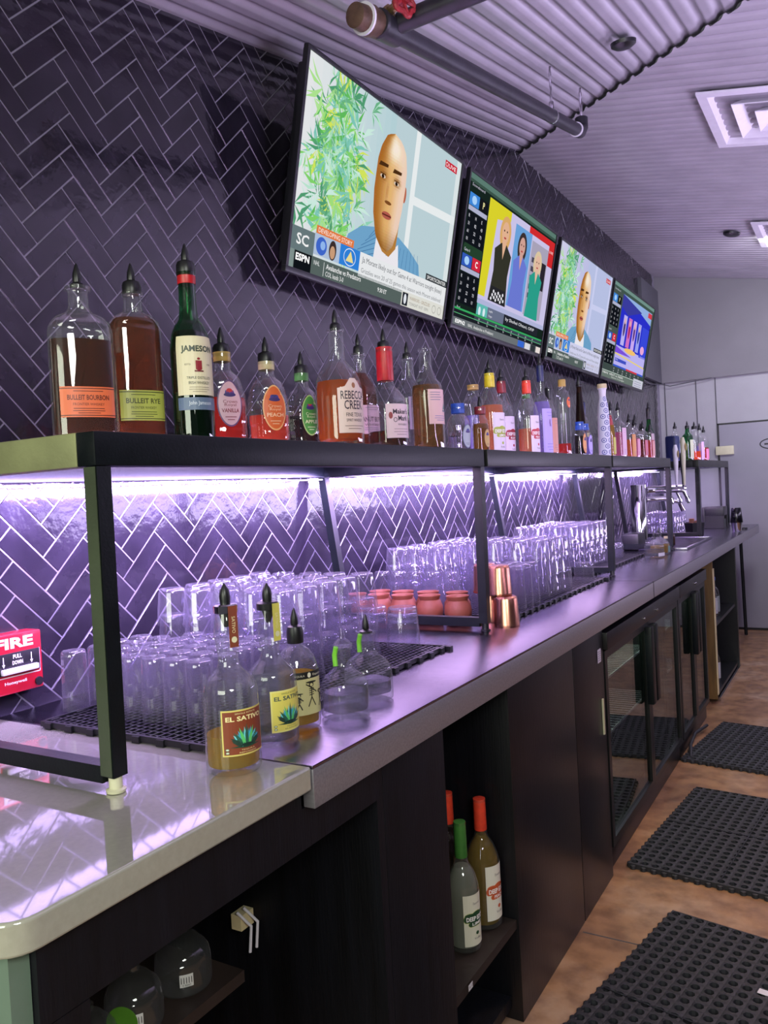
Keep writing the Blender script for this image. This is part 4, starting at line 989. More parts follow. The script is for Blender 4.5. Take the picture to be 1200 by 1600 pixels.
def lb_note(col):
    def f(w, h):
        p = P0(w, h, col); rd = random.Random(4)
        for i in range(4): p.rect(-w*.42, h*(.90-.07*i), -w*.42+w*rd.uniform(.4, .62), h*(.90-.07*i)+.0016, '6a6a86', 2)
        p.poly([(w*.14, h*.42), (w*.24, h*.62), (w*.34, h*.42)], '5a8a80', 2); p.rect(w*.12, h*.36, w*.38, h*.40, '4a6a78', 2)
        small_lines(p, h*.08, h*.26, 3, w*.6, '7a78a8', .0014); return p
    return f
def lb_eddy(cloud, txt2, paper='e4d6e8', edge='f0e0e8'):
    def f(w, h):
        p = P0(w, h, paper)
        for k, c_, l in ((.010, edge, 1), (0, cloud, 1.5)):
            p.rect(-w*.44-k*w, h*(.47-k), w*.44+k*w, h*(.60+k), c_, l); p.rect(-w*.28-k*w, h*(.385-k), w*.28+k*w, h*(.48+k), c_, l)
            for cx, cy_, rx, ry in ((-.27, .60, .19, .045), (.0, .61, .20, .06), (.27, .60, .19, .045), (-.44, .535, .06, .06), (.44, .535, .06, .06), (-.27, .43, .07, .04), (.27, .43, .07, .04)): p.ell(w*cx, h*cy_, w*(rx+k), h*(ry+k), c_, l)
        p.text('DEEP EDDY', 0, h*.495, h*.085, 'f8f4f0', 3, w=w*.82, al='c', bold=.03).text(txt2, 0, h*.405, h*.055, 'f8f4f0', 3, w=w*.42, al='c', bold=.02)
        p.text('Flavored', 0, h*.80, h*.05, '7a7470', 2, w=w*.3, al='c'); p.ell(0, h*.24, w*.07, h*.035, cloud, 2); p.text('Vodka', 0, h*.12, h*.045, '5a5450', 2, w=w*.3, al='c'); return p
    return f
def lb_sativo(col, edge, tc, sub):
    def f(w, h):
        p = P0(w, h, edge); p.rect(-w/2+.0025, .0025, w/2-.0025, h-.0025, col, 1)
        p.text('SINGLE ESTATE', 0, h*.90, h*.035, tc, 2, w=w*.45, al='c').text('EL SATIVO', 0, h*.755, h*.105, tc if col != 'ddd064' else '4a5a50', 2, w=w*.82, al='c', bold=.03)
        rd = random.Random(2)
        for i in range(23):
            a = -1.28+2.56*i/22; l = h*(.40-.10*abs(a)); l *= .85+.3*((i*7) % 3)/3; bx = w*.22*math.sin(a)*.5
            c_ = ('2c8f9a', '3aa6c8', '58c06a', '1e6a72', '6fd0d8', '245a4a')[i % 6] if abs(a) < 1.0 else '1c3a30'
            ex, ey = bx+l*math.sin(a)*1.0, h*.24+l*math.cos(a)*1.05; wd = w*.035
            p.poly([(bx-wd*math.cos(a), h*.22+wd*math.sin(a)), (bx+l*.5*math.sin(a)-wd*1.1*math.cos(a), h*.24+l*.5*math.cos(a)+wd*math.sin(a)), (ex, ey), (bx+l*.5*math.sin(a)+wd*.8*math.cos(a), h*.24+l*.5*math.cos(a)-wd*math.sin(a)), (bx+wd*math.cos(a), h*.22-wd*math.sin(a))], c_, 2+.3*(i % 3))
        p.ell(0, h*.23, w*.13, h*.035, '16302a', 3.2); p.poly([(-w*.36, h*.19), (0, h*.24), (w*.36, h*.19), (0, h*.16)], '20402e', 1.8)
        p.text('TEQUILA', w*.02, h*.105, h*.032, tc, 2, w=w*.30, al='c').text(sub, w*.02, h*.055, h*.028, tc, 2, w=w*.38, al='c')
        for k in (.08, .15): p.ell(-w*.40, h*k, w*.04, h*.028, 'd8dccc', 2); p.ring(-w*.40, h*k, w*.04, h*.028, .0008, '4a6a4a', 2.5)
        return p
    return f
def lb_skeleton(w, h):
    p = P0(w, h, 'c9c28a'); p.rect(-w/2, h*.84, w/2, h, '1a1a18', 1); p.text('TEQUILA', -w*.28, h*.89, h*.05, 'e8e4c8', 2, w=w*.3, al='c').ell(0, h*.92, w*.05, h*.06, 'e8e4c8', 2); p.text('Espolon', w*.28, h*.88, h*.065, 'e8e4c8', 2, w=w*.34, al='c')
    K = '26241c'
    for cx, cy_, s_ in ((.05, .50, 1.2), (-.30, .34, .8), (.36, .36, .8)):
        X = w*cx; Y = h*cy_; p.ell(X, Y+h*.16*s_, w*.06*s_, h*.05*s_, K, 2); p.ell(X, Y+h*.155*s_, w*.035*s_, h*.03*s_, 'c9c28a', 3); p.ell(X, Y+h*.21*s_, w*.13*s_, h*.02*s_, K, 3)
        for i in range(4): p.line(X-w*.06*s_, Y+h*(.08-.04*i)*s_, X+w*.06*s_, Y+h*(.09-.04*i)*s_, .0016, K, 2)
        p.line(X, Y+h*.12*s_, X, Y-h*.10*s_, .002, K, 2)
        for q_ in (-1, 1): p.line(X, Y-h*.08*s_, X+q_*w*.09*s_, Y-h*.26*s_, .002, K, 2); p.line(X, Y+h*.10*s_, X+q_*w*.13*s_, Y+h*(.0 if q_ > 0 else .18)*s_, .002, K, 2)
    return p
BB = bottle
S1 = 'on the shelf nearest the camera'
BB('flat clear whiskey bottle with orange label, leftmost on the shelf', .46, .905, -27, [(.17, .0507), (.174, .0505), (.189, .0485), (.203, .039), (.212, .0215), (.222, .0160), (.236, .0156), (.246, .0156), (.253, .018)], liq='brown', lvl=.166, flat=.62, sup=2.7, cap=dict(pour=1, r=.012, h=.006), labels=[(.039, .088, .088, lb_bulleit('d9683a', '5a2412', 'BULLEIT BOURBON', 'FRONTIER WHISKEY'), 0)])
BB('flat amber whiskey bottle with green label, beside the orange-labelled one', .45, 1.03, -24, [(.20, .0465), (.204, .0462), (.215, .0432), (.227, .0324), (.236, .018), (.245, .0155), (.262, .0152), (.268, .0165)], liq='amber', lvl=.222, flat=.62, sup=2.7, cap=dict(pour=1, r=.0165, h=.020), labels=[(.041, .094, .082, lb_bulleit('a9b24c', '3a4218', 'BULLEIT RYE', 'FRONTIER WHISKEY'), 0)])
BB('green whiskey bottle with cream label and red neck foil, tallest at the left', .515, 1.100, -26, [(.165, .0362), (.171, .0360), (.195, .0325), (.211, .0262), (.222, .0185), (.240, .0158), (.289, .015), (.306, .0150)], gmat=GL_GREEN, liq='dark', lvl=.20, cap=dict(seal=('red', .286, .307), pour=1, r=.017, h=.020), labels=[(.083, .188, .082, lb_jameson, 0), (.057, .079, .084, lb_jband, 0)])
RB = lambda s=1.: [(.03, .0415*s), (.064, .0432*s), (.090, .0425*s), (.112, .0375*s), (.131, .0295*s), (.143, .0170*s), (.152, .0158), (.174, .0155)]
BB('round cut-glass whiskey bottle with pink oval label and red liquid', .50, 1.200, -28, RB(), liq='red', lvl=.090, flat=.72, cut=8, cap=dict(seal=('gold', .160, .178), pour=1, r=.0168, h=.019), labels=[(.033, .122, .050, lb_oval('e2b6c4', '6a4a78', 'Crown', 'VANILLA', '8a2a40', 'c83838'), 0)])
BB('round cut-glass whiskey bottle with orange oval label', .50, 1.335, -27, RB(1.03), liq='peach', lvl=.064, flat=.72, cut=8, cap=dict(seal=('cream', .158, .175), pour=1, r=.0168, h=.019), labels=[(.031, .124, .052, lb_oval('d8632a', 'e8b070', 'Crown', 'PEACH', 'f4c8a0', '28306a'), 0)])
BB('round cut-glass whiskey bottle with green oval label and dark liquid', .42, 1.567, -22, [(a*1.05, b_) for a, b_ in RB(1.04)], liq='dark', lvl=.082, flat=.72, cut=8, cap=dict(seal=('green', .166, .184), pour=1, r=.0168, h=.019), labels=[(.035, .130, .046, lb_oval('3f8a34', 'a8c878', 'Crown', 'APPLE', 'e8f0c8', 'c83838'), 0)])
BB('round-shouldered bottle of orange whiskey with pale scalloped label', .53, 1.556, -18, [(.11, .0537), (.117, .0536), (.147, .0515), (.169, .0440), (.185, .030), (.198, .0205), (.21, .0182), (.263, .0172), (.268, .0180)], liq='orange', lvl=.150, base=.018, cap=dict(pour=1, r=.0125, h=.014), labels=[(.030, .155, .080, lb_rebecca, 0)])
BB('bottle of brown whiskey with pink label, behind the red waxed one', .400, 1.860, -16, [(.15, .0465), (.158, .0463), (.178, .0420), (.198, .0310), (.213, .021), (.225, .0178), (.262, .0160), (.268, .0172)], liq='amber', lvl=.215, cap=dict(pour=1, r=.0140, h=.020), labels=[(.050, .126, .100, lb_plain('e4bccb', 'PEANUT BUTTER', '6a4a5a', ('WHISKEY',), ty=.42, th=.17, tw=.9), 0)])
BB('whiskey bottle with dripping red wax neck and pink-white label', .53, 1.772, -16, [(.095, .0500), (.102, .0500), (.126, .0480), (.144, .0360), (.158, .0235), (.170, .0200), (.245, .0178), (.250, .0190)], liq='brown', lvl=.045, cap=dict(seal=('red', .172, .256), pour=1, r=.0165, h=.020), labels=[(.026, .110, .085, lb_makers, 0)])
BB('clear long-necked bottle with white paper label, left of the similar tan one', .42, 2.095, -16, [(.158, .0462), (.164, .0460), (.185, .0410), (.203, .0290), (.220, .0205), (.250, .0175), (.277, .0158), (.281, .0165)], liq='clear', lvl=.175, cap=dict(pour=1, r=.013, h=.014), labels=[(.070, .164, .078, lb_note('d9cfe6'), 0)])
BB('uncapped long-necked bottle with tan liquid and pinkish paper label', .53, 1.995, -12, [(.160, .0440), (.166, .0438), (.183, .0400), (.201, .0250), (.224, .0176), (.270, .0160), (.280, .0172)], liq='tan', lvl=.180, labels=[(.071, .165, .074, lb_note('dcb6b4'), 0)])
BB('short cut-glass bottle with blue collar and pale oval label', .45, 2.36, -10, [(.05, .043), (.085, .046), (.105, .042), (.122, .028), (.130, .021), (.150, .0200)], liq='clear', lvl=.06, flat=.75, cut=8, cap=dict(seal=('blue', .132, .163)), labels=[(.02, .095, .045, lb_oval('a9b4b6', '6a7a88', '', '', '3a4a58', '2a3a78'), 0)])
BB('small flat amber bottle with gold oval label and dark red collar', .50, 2.42, -8, [(.075, .034), (.085, .0335), (.108, .028), (.122, .0185), (.132, .0165), (.145, .0165)], liq='gold', lvl=.098, flat=.7, cap=dict(seal=('darkred', .128, .152), pour=1, r=.010, h=.008), labels=[(.02, .080, .034, lb_oval('c0a058', '7a5a28', '', '', '4a3a20', '3a2a60'), 0)])
SG = 'flavored vodka bottles with cloud-shaped labels'
EP = [(.13, .0405), (.141, .0402), (.173, .0350), (.200, .0225), (.222, .0160), (.265, .0148)]
BB('vodka bottle with yellow neck seal and yellow-green cloud label', .50, 2.51, -22, [(.13, .0435), (.141, .0432), (.173, .0400), (.200, .0265), (.222, .0165), (.265, .0150)], liq='pinkor', lvl=.162, cap=dict(seal=('yellow', .222, .268), pour=1, r=.0145, h=.018), labels=[(.004, .135, .070, lb_eddy('a8b43c', 'LEMON'), 6)], group=SG)
BB('vodka bottle with dark red neck seal and maroon cloud label', .45, 2.735, -20, EP, liq='hotor', lvl=.088, cap=dict(seal=('darkred', .226, .268), pour=1, r=.0145, h=.016), labels=[(.004, .140, .066, lb_eddy('9a1a30', 'RUBY'), 8)], group=SG)
BB('vodka bottle with orange-red neck seal and red cloud label', .52, 2.80, -18, [(a, b_*.96) for a, b_ in EP], liq='pinkor', lvl=.095, cap=dict(seal=('orange', .222, .268), pour=1, r=.014, h=.016), labels=[(.004, .140, .062, lb_eddy('c03a4a', 'PEACH'), 6)], group=SG)
BB('vodka bottle with green neck seal and dark green cloud label', .46, 2.955, -16, [(a, b_*.92) for a, b_ in EP], liq='clear', lvl=.12, cap=dict(seal=('green', .222, .268), pour=1, r=.014, h=.012), labels=[(.004, .140, .060, lb_eddy('3f6a4a', 'LIME'), 6)], group=SG)
BB('squat clear bottle with gold cap behind the tall navy-capped vodka', .32, 2.78, -10, [(.18, .040), (.215, .036), (.235, .022), (.255, .020), (.268, .020)], liq='lilac', lvl=.16, cap=dict(seal=('gold', .256, .274)))
BB('tall slim vodka bottle with navy neck seal and lilac printed label', .53, 2.925, -20, [(.165, .0345), (.180, .0335), (.205, .0270), (.225, .0140), (.240, .0118), (.330, .0118)], liq='lilac', lvl=.20, cap=dict(seal=('navy', .275, .334), pour=1, r=.0105, h=.012), labels=[(.006, .172, .066, lb_plain('b9a8ee', 'K', '5a1a4a', (), '6a60b8', .16, .60, .14), 4)])
BB('narrow bottle with peach coloured label between the lilac vodka and ribbed bottle', .50, 3.10, -12, [(.15, .028), (.175, .025), (.200, .016), (.230, .012), (.262, .012)], liq='pink', lvl=.13, cap=dict(seal=('black', .225, .27)), labels=[(.015, .150, .046, lb_plain('d89a86', '', '8a2a30'), 0)])
BB('tall ribbed clear bottle with gold cap, orange sticker and red liquid at the bottom', .50, 3.27, -10, [(.215, .0285), (.229, .0283), (.250, .0272), (.266, .0235), (.278, .0140), (.290, .0132)], liq='red', lvl=.055, ribs=10, cap=dict(stop=('gold', .028)), labels=[(.200, .245, .030, lb_oval('e0703a', 'c05030', '', '', 'fff0e0', '8c1a20'), 0)])
BB('small bottle with blue cap and orange oval label, below the tall brown bottle', .52, 3.42, -12, [(.07, .030), (.10, .028), (.115, .018), (.14, .016)], liq='dark', lvl=.09, flat=.8, cap=dict(seal=('blue', .116, .150), pour=0), labels=[(.015, .100, .034, lb_oval('e0a060', 'a86030', '', '', '5a2a18', '302050'), 0)])
BB('small cut-glass bottle with lilac oval label, below the tall brown bottle', .50, 3.56, -12, [(.07, .036), (.10, .034), (.120, .020), (.14, .016)], liq='lilac', lvl=.09, flat=.8, cap=dict(seal=('blue', .122, .150)), labels=[(.012, .100, .040, lb_oval('b8a8e8', '7a6ac0', '', '', '303a7a', '302050'), 0)])
BB('very tall tapering dark brown liqueur bottle rising above its neighbours', .46, 3.64, 0, [(.02, .0260), (.12, .0245), (.20, .0195), (.28, .0140), (.335, .0115)], gmat=GL_BROWN, liq='jam', lvl=.30, cap=dict(seal=('black', .325, .350), pour=1, r=.012, h=.008), sup=3.)
def lb_talavera(w, h):
    p = P0(w, h, 'd4d6e2')
    for i in range(10):
        for k in (-1, 0, 1): p.ring(k*w*.3+((i % 2)*.15*w), h*(.06+.1*i), w*.11, h*.04, .003, '26348a', 2); p.ell(k*w*.3+((i % 2)*.15*w), h*(.06+.1*i), w*.03, h*.012, '26348a', 3)
    return p
BB('tall white ceramic tequila bottle painted with blue swirls', .52, 3.80, -10, [(.10, .0275), (.20, .0265), (.245, .0225), (.285, .0160), (.325, .0185)], gmat=MATS['white_plastic'], cap=dict(stop=('cream', .02)), labels=[(.01, .285, .11, lb_talavera, 0)])
BB('bottle with dark blue seal behind the blue-painted ceramic one', .40, 3.88, -10, [(.14, .028), (.19, .024), (.21, .014), (.27, .013)], liq='tan', lvl=.15, cap=dict(seal=('navy', .215, .275), pour=1, r=.012, h=.012), labels=[(.03, .13, .04, lb_plain('c9c08a', '', '5a5a30'), 0)])
BB('slim yellow-green liqueur bottle', .52, 3.93, -10, [(.12, .019), (.165, .016), (.19, .010), (.23, .009)], liq='straw', lvl=.16, cap=dict(pour=1, r=.010, h=.010), labels=[(.02, .10, .028, lb_plain('c8cc60', '', '4a5a20'), 0)])
BB('square-shouldered pink gin bottle with pale label', .52, 4.07, -14, [(.150, .030), (.168, .0285), (.185, .016), (.20, .0125), (.238, .0125)], liq='pink', lvl=.13, sup=4, cap=dict(pour=1, r=.012, h=.012), labels=[(.015, .150, .042, lb_plain('dcb8cc', '', '8a5a6a'), 0)])
BB('bottle with bright red waxed neck behind the pink gin', .42, 4.26, -14, [(.13, .033), (.16, .030), (.18, .018), (.225, .016)], liq='brown', lvl=.10, cap=dict(seal=('red', .165, .232), pour=1, r=.016, h=.018), labels=[(.03, .12, .045, lb_plain('e0b8c8', '', '4a2a30'), 0)])
BB('bottle with orange triangular label next to the pink gin', .52, 4.28, -14, [(.11, .031), (.145, .027), (.165, .014), (.19, .012)], liq='orange', lvl=.10, cap=dict(pour=1, r=.013, h=.012), labels=[(.012, .125, .042, lb_plain('d89a5a', '', '8a3a20', th=.12), 0)])
cols_ = [('pink', 'e0a0b8', 'rosy liqueur bottle, first of five small ones left of the tall green neck'), ('red', 'd8c0cc', 'red liqueur bottle, second of five small ones left of the tall green neck'), ('amber', 'c87888', 'amber bottle, third of five small ones left of the tall green neck'), ('pink', 'e8c0c8', 'pink bottle, fourth of five small ones left of the tall green neck'), ('peach', 'd8a098', 'peach bottle, fifth of the small ones just left of the tall green neck')]
for i, (lq, lc, lb) in enumerate(cols_):
    BB(lb, .52-.03*(i % 2), 4.40+.088*i, -12, [(.12, .025), (.145, .0235), (.163, .013), (.178-.006*i, .0115)], liq=lq, lvl=.11, cap=dict(pour=1, r=.0125, h=.012), labels=[(.02, .105, .036, lb_plain(lc, '', '5a2a30'), 0)], group='small liqueur bottles before the tall green neck')
BB('green-necked bottle with tall black pourer, standing above its neighbours at the far end', .50, 4.83, -12, [(.15, .027), (.168, .0255), (.20, .0135), (.27, .0115), (.285, .0115)], gmat=GL_GREEN, liq='amber', lvl=.12, cap=dict(seal=('black', .235, .29), pour=1, r=.013, h=.016), labels=[(.03, .15, .042, lb_plain('e2c4cc', '', '2a2a3a'), 0)])
BB('reddish-brown square bottle last on the long shelf run', .52, 4.83+.095, -12, [(.160, .0235), (.175, .022), (.190, .010), (.225, .0095)], liq='amber', lvl=.15, sup=4, cap=dict(seal=('black', .2, .226), pour=1, r=.011, h=.012), labels=[(.02, .10, .03, lb_plain('b0563a', '', '3a1a10'), 0)]) if 0 else BB('reddish-brown square bottle last on the long shelf run', .42, 4.835, -12, [(.165, .026), (.178, .024), (.192, .011), (.225, .010)], liq='amber', lvl=.16, sup=4, cap=dict(pour=1, r=.012, h=.012))
# far shelf
BB('navy square bottle box, leftmost on the short far shelf', .42, 5.90, -12, [(.16, .040), (.175, .038), (.178, .036), (.18, .030)], gmat=COLLAR['navy'], sup=6, cap={})
BB('green bottle with pale diamond label on the short far shelf', .50, 6.02, -15, [(.15, .038), (.18, .033), (.20, .016), (.235, .013)], gmat=GL_GREEN, liq='straw', lvl=.12, cap=dict(pour=1, r=.015, h=.015), labels=[(.02, .15, .055, lb_plain('c8ccb0', '', '3a5a3a'), 0)])
BB('clear tall bottle behind the green one on the short far shelf', .38, 6.22, -15, [(.17, .034), (.20, .028), (.215, .014), (.25, .012)], liq='clear', lvl=.15, cap=dict(pour=1, r=.014, h=.015), labels=[(.03, .14, .05, lb_plain('c0d0e8', '', '3a4a7a'), 0)])
BB('round clear bottle with orange liquid at the bottom on the short far shelf', .50, 6.30, -15, [(.15, .044), (.19, .040), (.215, .024), (.24, .020)], liq='hotor', lvl=.075, cap=dict(pour=1, r=.020, h=.020), labels=[(.075, .13, .05, lb_plain('8a6a78', '', '2a1a20'), 0)])
BB('slender bottle with violet label on the short far shelf', .50, 6.52, -15, [(.15, .028), (.18, .023), (.20, .013), (.24, .012)], liq='lilac', lvl=.12, cap=dict(pour=1, r=.013, h=.018), labels=[(.02, .15, .045, lb_plain('d8b0f0', '', '5a2a70'), 0)])
BB('bright pink bottle, rightmost on the short far shelf', .50, 6.70, -15, [(.14, .034), (.17, .028), (.195, .014), (.23, .012)], liq='red', lvl=.11, cap=dict(pour=1, r=.013, h=.018), labels=[(.02, .10, .05, lb_plain('f080b0', '', '8a1a50'), 0)])

# ================================================================== BOTTLES ON THE COUNTER
Z1 = .9312
s1 = BB('half-empty clear tequila bottle with brown agave label, nearest on the counter', .69, .958, -19, [(.050, .0431), (.120, .0431), (.132, .0415), (.144, .0355), (.155, .0245), (.163, .0178), (.176, .0157), (.195, .0178), (.215, .0203), (.232, .0185), (.246, .0158), (.252, .0158)], liq='straw', lvl=.060, z=Z1, cap=dict(pour=0), labels=[(.033, .103, .078, lb_sativo('7e3a22', 'cfc06a', 'e8dca0', 'REPOSADO'), 0)])
s2 = BB('clear tequila bottle with yellow agave label, second on the counter', .665, 1.092, -10, [(.050, .0420), (.112, .0425), (.124, .0400), (.135, .0300), (.147, .0190), (.160, .0160), (.180, .0185), (.198, .0193), (.215, .0160), (.230, .0138), (.236, .0138)], liq='clear', lvl=.128, z=Z1, cap=dict(pour=0), labels=[(.028, .098, .070, lb_sativo('ddd064', 'e4dc88', '5a6a50', 'BLANCO'), 0)])
for rt_, z_, tagc, y_ in ((s1, .252, '7a3a24', 0), (s2, .236, 'cfc65a', 0)):
    MB().lathe([(z_-.006, .0165), (z_-.005, .0188), (z_+.006, .0190), (z_+.008, .017), (z_+.0085, .008)], 24).build('pourer_ring', CHROME if rt_ is s1 else BLACK_PL, rt_)
    MB().lathe([(z_+.006, .0078), (z_+.020, .0088), (z_+.030, .0070), (z_+.040, .001)], 12).build('pour_spout', BLACK_PL, rt_)
    MB().lathe([(z_-.028, .004), (z_-.01, .010), (z_, .011)], 12).build('pourer_stem', BLACK_PL, rt_)
    t_ = MB(); t_.box((.0192, -.0065, z_-.058), (.0204, .0085, z_+.006), 0); tg = t_.build('hang_tag', pm('paper_tag_'+tagc, tagc, .6, 0, .1), rt_, smooth=False)
    pp = Pic(.015, .06); pp.ell(.0075, .010, .0048, .0048, 'd8d4b0', 1); pp.text('SATIVO', .0045, .046, .006, 'e4dca8', 1, w=.026, rot=-math.pi/2)
    pp.build('tag_print', PRINT, tg, lambda x, y, h: Vector((.0206+h, -.0065+x, z_-.056+y)))
b3 = BB('shouldered tequila bottle with black and cream skeleton label', .650, 1.184, -19, [(.100, .0372), (.107, .0370), (.130, .0315), (.143, .0235), (.150, .0140), (.157, .0110), (.160, .0108)], liq='straw', lvl=.100, z=Z1, sup=2.4, cap=dict(z=.157, pour=1, r=.0152, h=.028), labels=[(.030, .107, .072, lb_skeleton, 0)])
PB = [(.040, .0420), (.062, .0405), (.078, .0345), (.090, .0215), (.099, .0155), (.130, .0140), (.134, .0160)]
b4 = BB('squat clear bottle with clear spout and green neck ribbon', .695, 1.270, -25, PB, liq='clear', lvl=.050, base=.016, z=Z1, sup=3.)
MB().lathe([(.134, .019), (.138, .019), (.146, .012), (.150, .006), (.168, .003)], 16).build('clear_spout', GL, b4)
b5 = BB('squat clear bottle with black spout and green ribbon, farthest of the counter row', .668, 1.398, -25, [(a*1.03, r_*1.07) for a, r_ in PB], liq='clear', lvl=.040, base=.016, z=Z1, sup=3., cap=dict(pour=1, r=.0135, h=.003))
GRB = pm('green_ribbon', '7cd03a', .5, 0, .15)
for q_ in (b4, b5):
    MB().tube([(.006, -.018, .136), (.0, -.0185, .120), (.004, -.020, .100)], .0048, 8).build('neck_ribbon', GRB, q_)

# ================================================================== GLASSES
def glass_proto(kind):
    m = MB()
    if kind == 'highball':      # upside down, tall straight
        m.lathe([(0, .0268), (.004, .0268), (.108, .0248), (.117, .0240), (.120, .0215), (.1205, .006), (.112, .001)], 48, cap0=False, mod=lambda t, z: 1+.006*math.cos(12*t))
    if kind == 'tall_highball':
        m.lathe([(0, .031), (.004, .031), (.130, .0275), (.141, .0265), (.145, .023), (.1455, .006), (.134, .001)], 48, cap0=False, mod=lambda t, z: 1+.008*math.cos(12*t))
    if kind == 'tumbler':       # upside down, flared, fluted
        m.lathe([(0, .0385), (.003, .0388), (.012, .0372), (.030, .0355), (.075, .0308), (.082, .0295), (.085, .027), (.0852, .024), (.079, .020), (.079, .001)], 48, cap0=False, mod=lambda t, z: 1+(.016*math.cos(12*t) if .012 < z < .08 else .003*math.cos(12*t)))
    if kind == 'rocks':
        m.lathe([(0, .0430), (.003, .0432), (.020, .0420), (.066, .0392), (.073, .037), (.075, .033), (.068, .030), (.068, .001)], 40, cap0=False, mod=lambda t, z: 1+.010*math.cos(10*t))
    if kind == 'crystal':
        m.lathe([(0, .0415), (.004, .0418), (.012, .0425), (.022, .0400), (.032, .0425), (.042, .0400), (.052, .0425), (.066, .0405), (.074, .038), (.075, .030), (.068, .001)], 48, cap0=False, mod=lambda t, z: 1+.022*math.cos(12*t)*math.cos(z*280))
    o = m.build('drinking_glass', GL, ang=65); return o
PROTO = {}
ORD = ['first', 'second', 'third', 'fourth', 'fifth', 'sixth', 'seventh', 'eighth', 'ninth', 'tenth', 'eleventh', 'twelfth', 'thirteenth', 'fourteenth']
def put_glass(kind, x, y, z, label, group):
    if kind not in PROTO: PROTO[kind] = o = glass_proto(kind)
    else: o = PROTO[kind].copy(); COL.objects.link(o)
    o.location = (x, y, z); o.rotation_euler = (0, 0, random.uniform(0, .5)); tag(o, label, 'glass', group); return o
TZ = .9438
# rack 1: tall straight glasses, then stacked tumblers
for r_ in range(5):
    for c_ in range(7):
        y = 1.095+.0565*r_; x = .150+.0575*c_ + (.012 if r_ % 2 else 0)
        if r_ == 0 and c_ in (1,): continue
        if y > 1.30 and c_ < 2: continue
        put_glass('highball', x, y, TZ, f'straight tall glass, {ORD[c_]} from wall, row {["one","two","three","four","five"][r_]} of the nearest mat', 'straight tall glasses on the nearest mat')
def stacks(xs, ys, n, where, group, kind='tumbler', step=.0615, jit=.003):
    for j, y in enumerate(ys):
        for i, x in enumerate(xs):
            k = n(i, j) if callable(n) else n
            xx, yy = x+random.uniform(-jit, jit), y+random.uniform(-jit, jit)
            for t in range(k):
                tier = 'lowest' if t == 0 else ('top' if t == k-1 else ('middle' if k == 3 else f'{ORD[t]} up'))
                put_glass(kind, xx, yy, TZ+t*step, f'{tier} clear tumbler of the {ORD[j]} stack, {ORD[i]} from wall, {where}', group)
stacks([.125, .207, .289, .371, .453], [1.405, 1.487, 1.569, 1.651, 1.733], 3, 'nearest mat', 'stacked tumblers on the nearest mat')
for i, (x, y) in enumerate(((.412, 1.838), (.503, 1.842))):
    for t in range(3): put_glass('rocks', x, y, TZ+t*.0165, f'{("lowest","middle","top")[t]} low glass, {("wall","front")[i]} side nest ending the nearest mat', 'nested low glasses at the end of the nearest mat')
put_glass('rocks', .318, 1.845, TZ, 'single low glass beside the nested pair, toward the wall on the nearest mat', 'nested low glasses at the end of the nearest mat')
# side rack 2 against the wall behind mugs
stacks([.10, .182, .264], [2.525, 2.611, 2.697], lambda i, j: 3, 'behind the clay mugs', 'stacked tumblers behind the clay mugs')
for i in range(5):
    put_glass('tall_highball', .085+.066*i, 2.447, .9312, f'tall glass, {ORD[i]} from the wall, directly behind the clay mugs', 'tall glasses behind the clay mugs')
# rack 3
for r_ in range(3):
    for c_ in range(3):
        put_glass('tall_highball', .425+.066*c_, 2.515+.066*r_, TZ, f'tall glass, {ORD[c_]} from wall in row {["one","two","three"][r_]}, by the copper cups', 'tall glasses by the copper cups')
stacks([.125, .207, .289, .371, .453, .535], [2.79, 2.872, 2.954, 3.036], lambda i, j: 3, 'mat by the copper cups', 'stacked tumblers on the mat by the copper cups')
for i, (x, y) in enumerate(((.50, 3.145), (.535, 3.335), (.405, 3.20), (.31, 3.145), (.215, 3.145))):
    put_glass('crystal', x, y, TZ, ('cut crystal tumbler right after the front stacks on the middle mat', 'cut crystal tumbler standing alone at the end of the middle mat', 'cut crystal tumbler behind the front pair on the middle mat', 'cut crystal tumbler fourth from the counter edge, middle mat', 'cut crystal tumbler nearest the wall, middle mat')[i], 'cut crystal tumblers')
# rack 4
stacks([.14, .222, .304, .386], [3.66, 3.742, 3.824, 3.906, 3.988, 4.07, 4.152], lambda i, j: 3, 'far mat', 'stacked tumblers on the far mat')
for i, y in enumerate((4.25, 4.36)): put_glass('crystal', .42-.02*i, y, TZ, ('cut crystal tumbler at the end of the far mat, nearer one', 'cut crystal tumbler at the end of the far mat, farther one')[i], 'cut crystal tumblers')
stacks([.20, .282, .364], [6.05, 6.14, 6.23, 6.32, 6.41], lambda i, j: 2, 'under the short far shelf', 'stacked tumblers under the short far shelf', step=.075)

# ================================================================== MUGS, CUPS
def clay_mug():
    m = MB(); m.lathe([(0, .026), (.004, .031), (.018, .0395), (.038, .0435), (.055, .0415), (.068, .0345), (.074, .0318), (.080, .0335), (.086, .0365), (.088, .0365), (.087, .0335), (.078, .0295), (.060, .036), (.03, .038), (.010, .028), (.009, .0005)], 32, cap1=False)
    return m.build('clay_mug', CLAY)
mug = clay_mug(); first = True
MG = [(.075, 2.285, 'f'), (.165, 2.285, 'f'), (.255, 2.285, 'f'), (.352, 2.285, 'f'), (.452, 2.283, 'f'), (.12, 2.368, 'b'), (.210, 2.368, 'b'), (.305, 2.368, 'b'), (.41, 2.368, 'b')]
for i, (x, y, rw) in enumerate(MG):
    o = mug if i == 0 else mug.copy()
    if i: COL.objects.link(o)
    o.location = (x, y, .9312)
    k = i if rw == 'f' else i-5
    tag(o, f'round terracotta mug, {ORD[k]} from the wall in the {"front" if rw == "f" else "rear"} row of clay mugs', 'mug', 'terracotta mugs behind the second shelf frame')
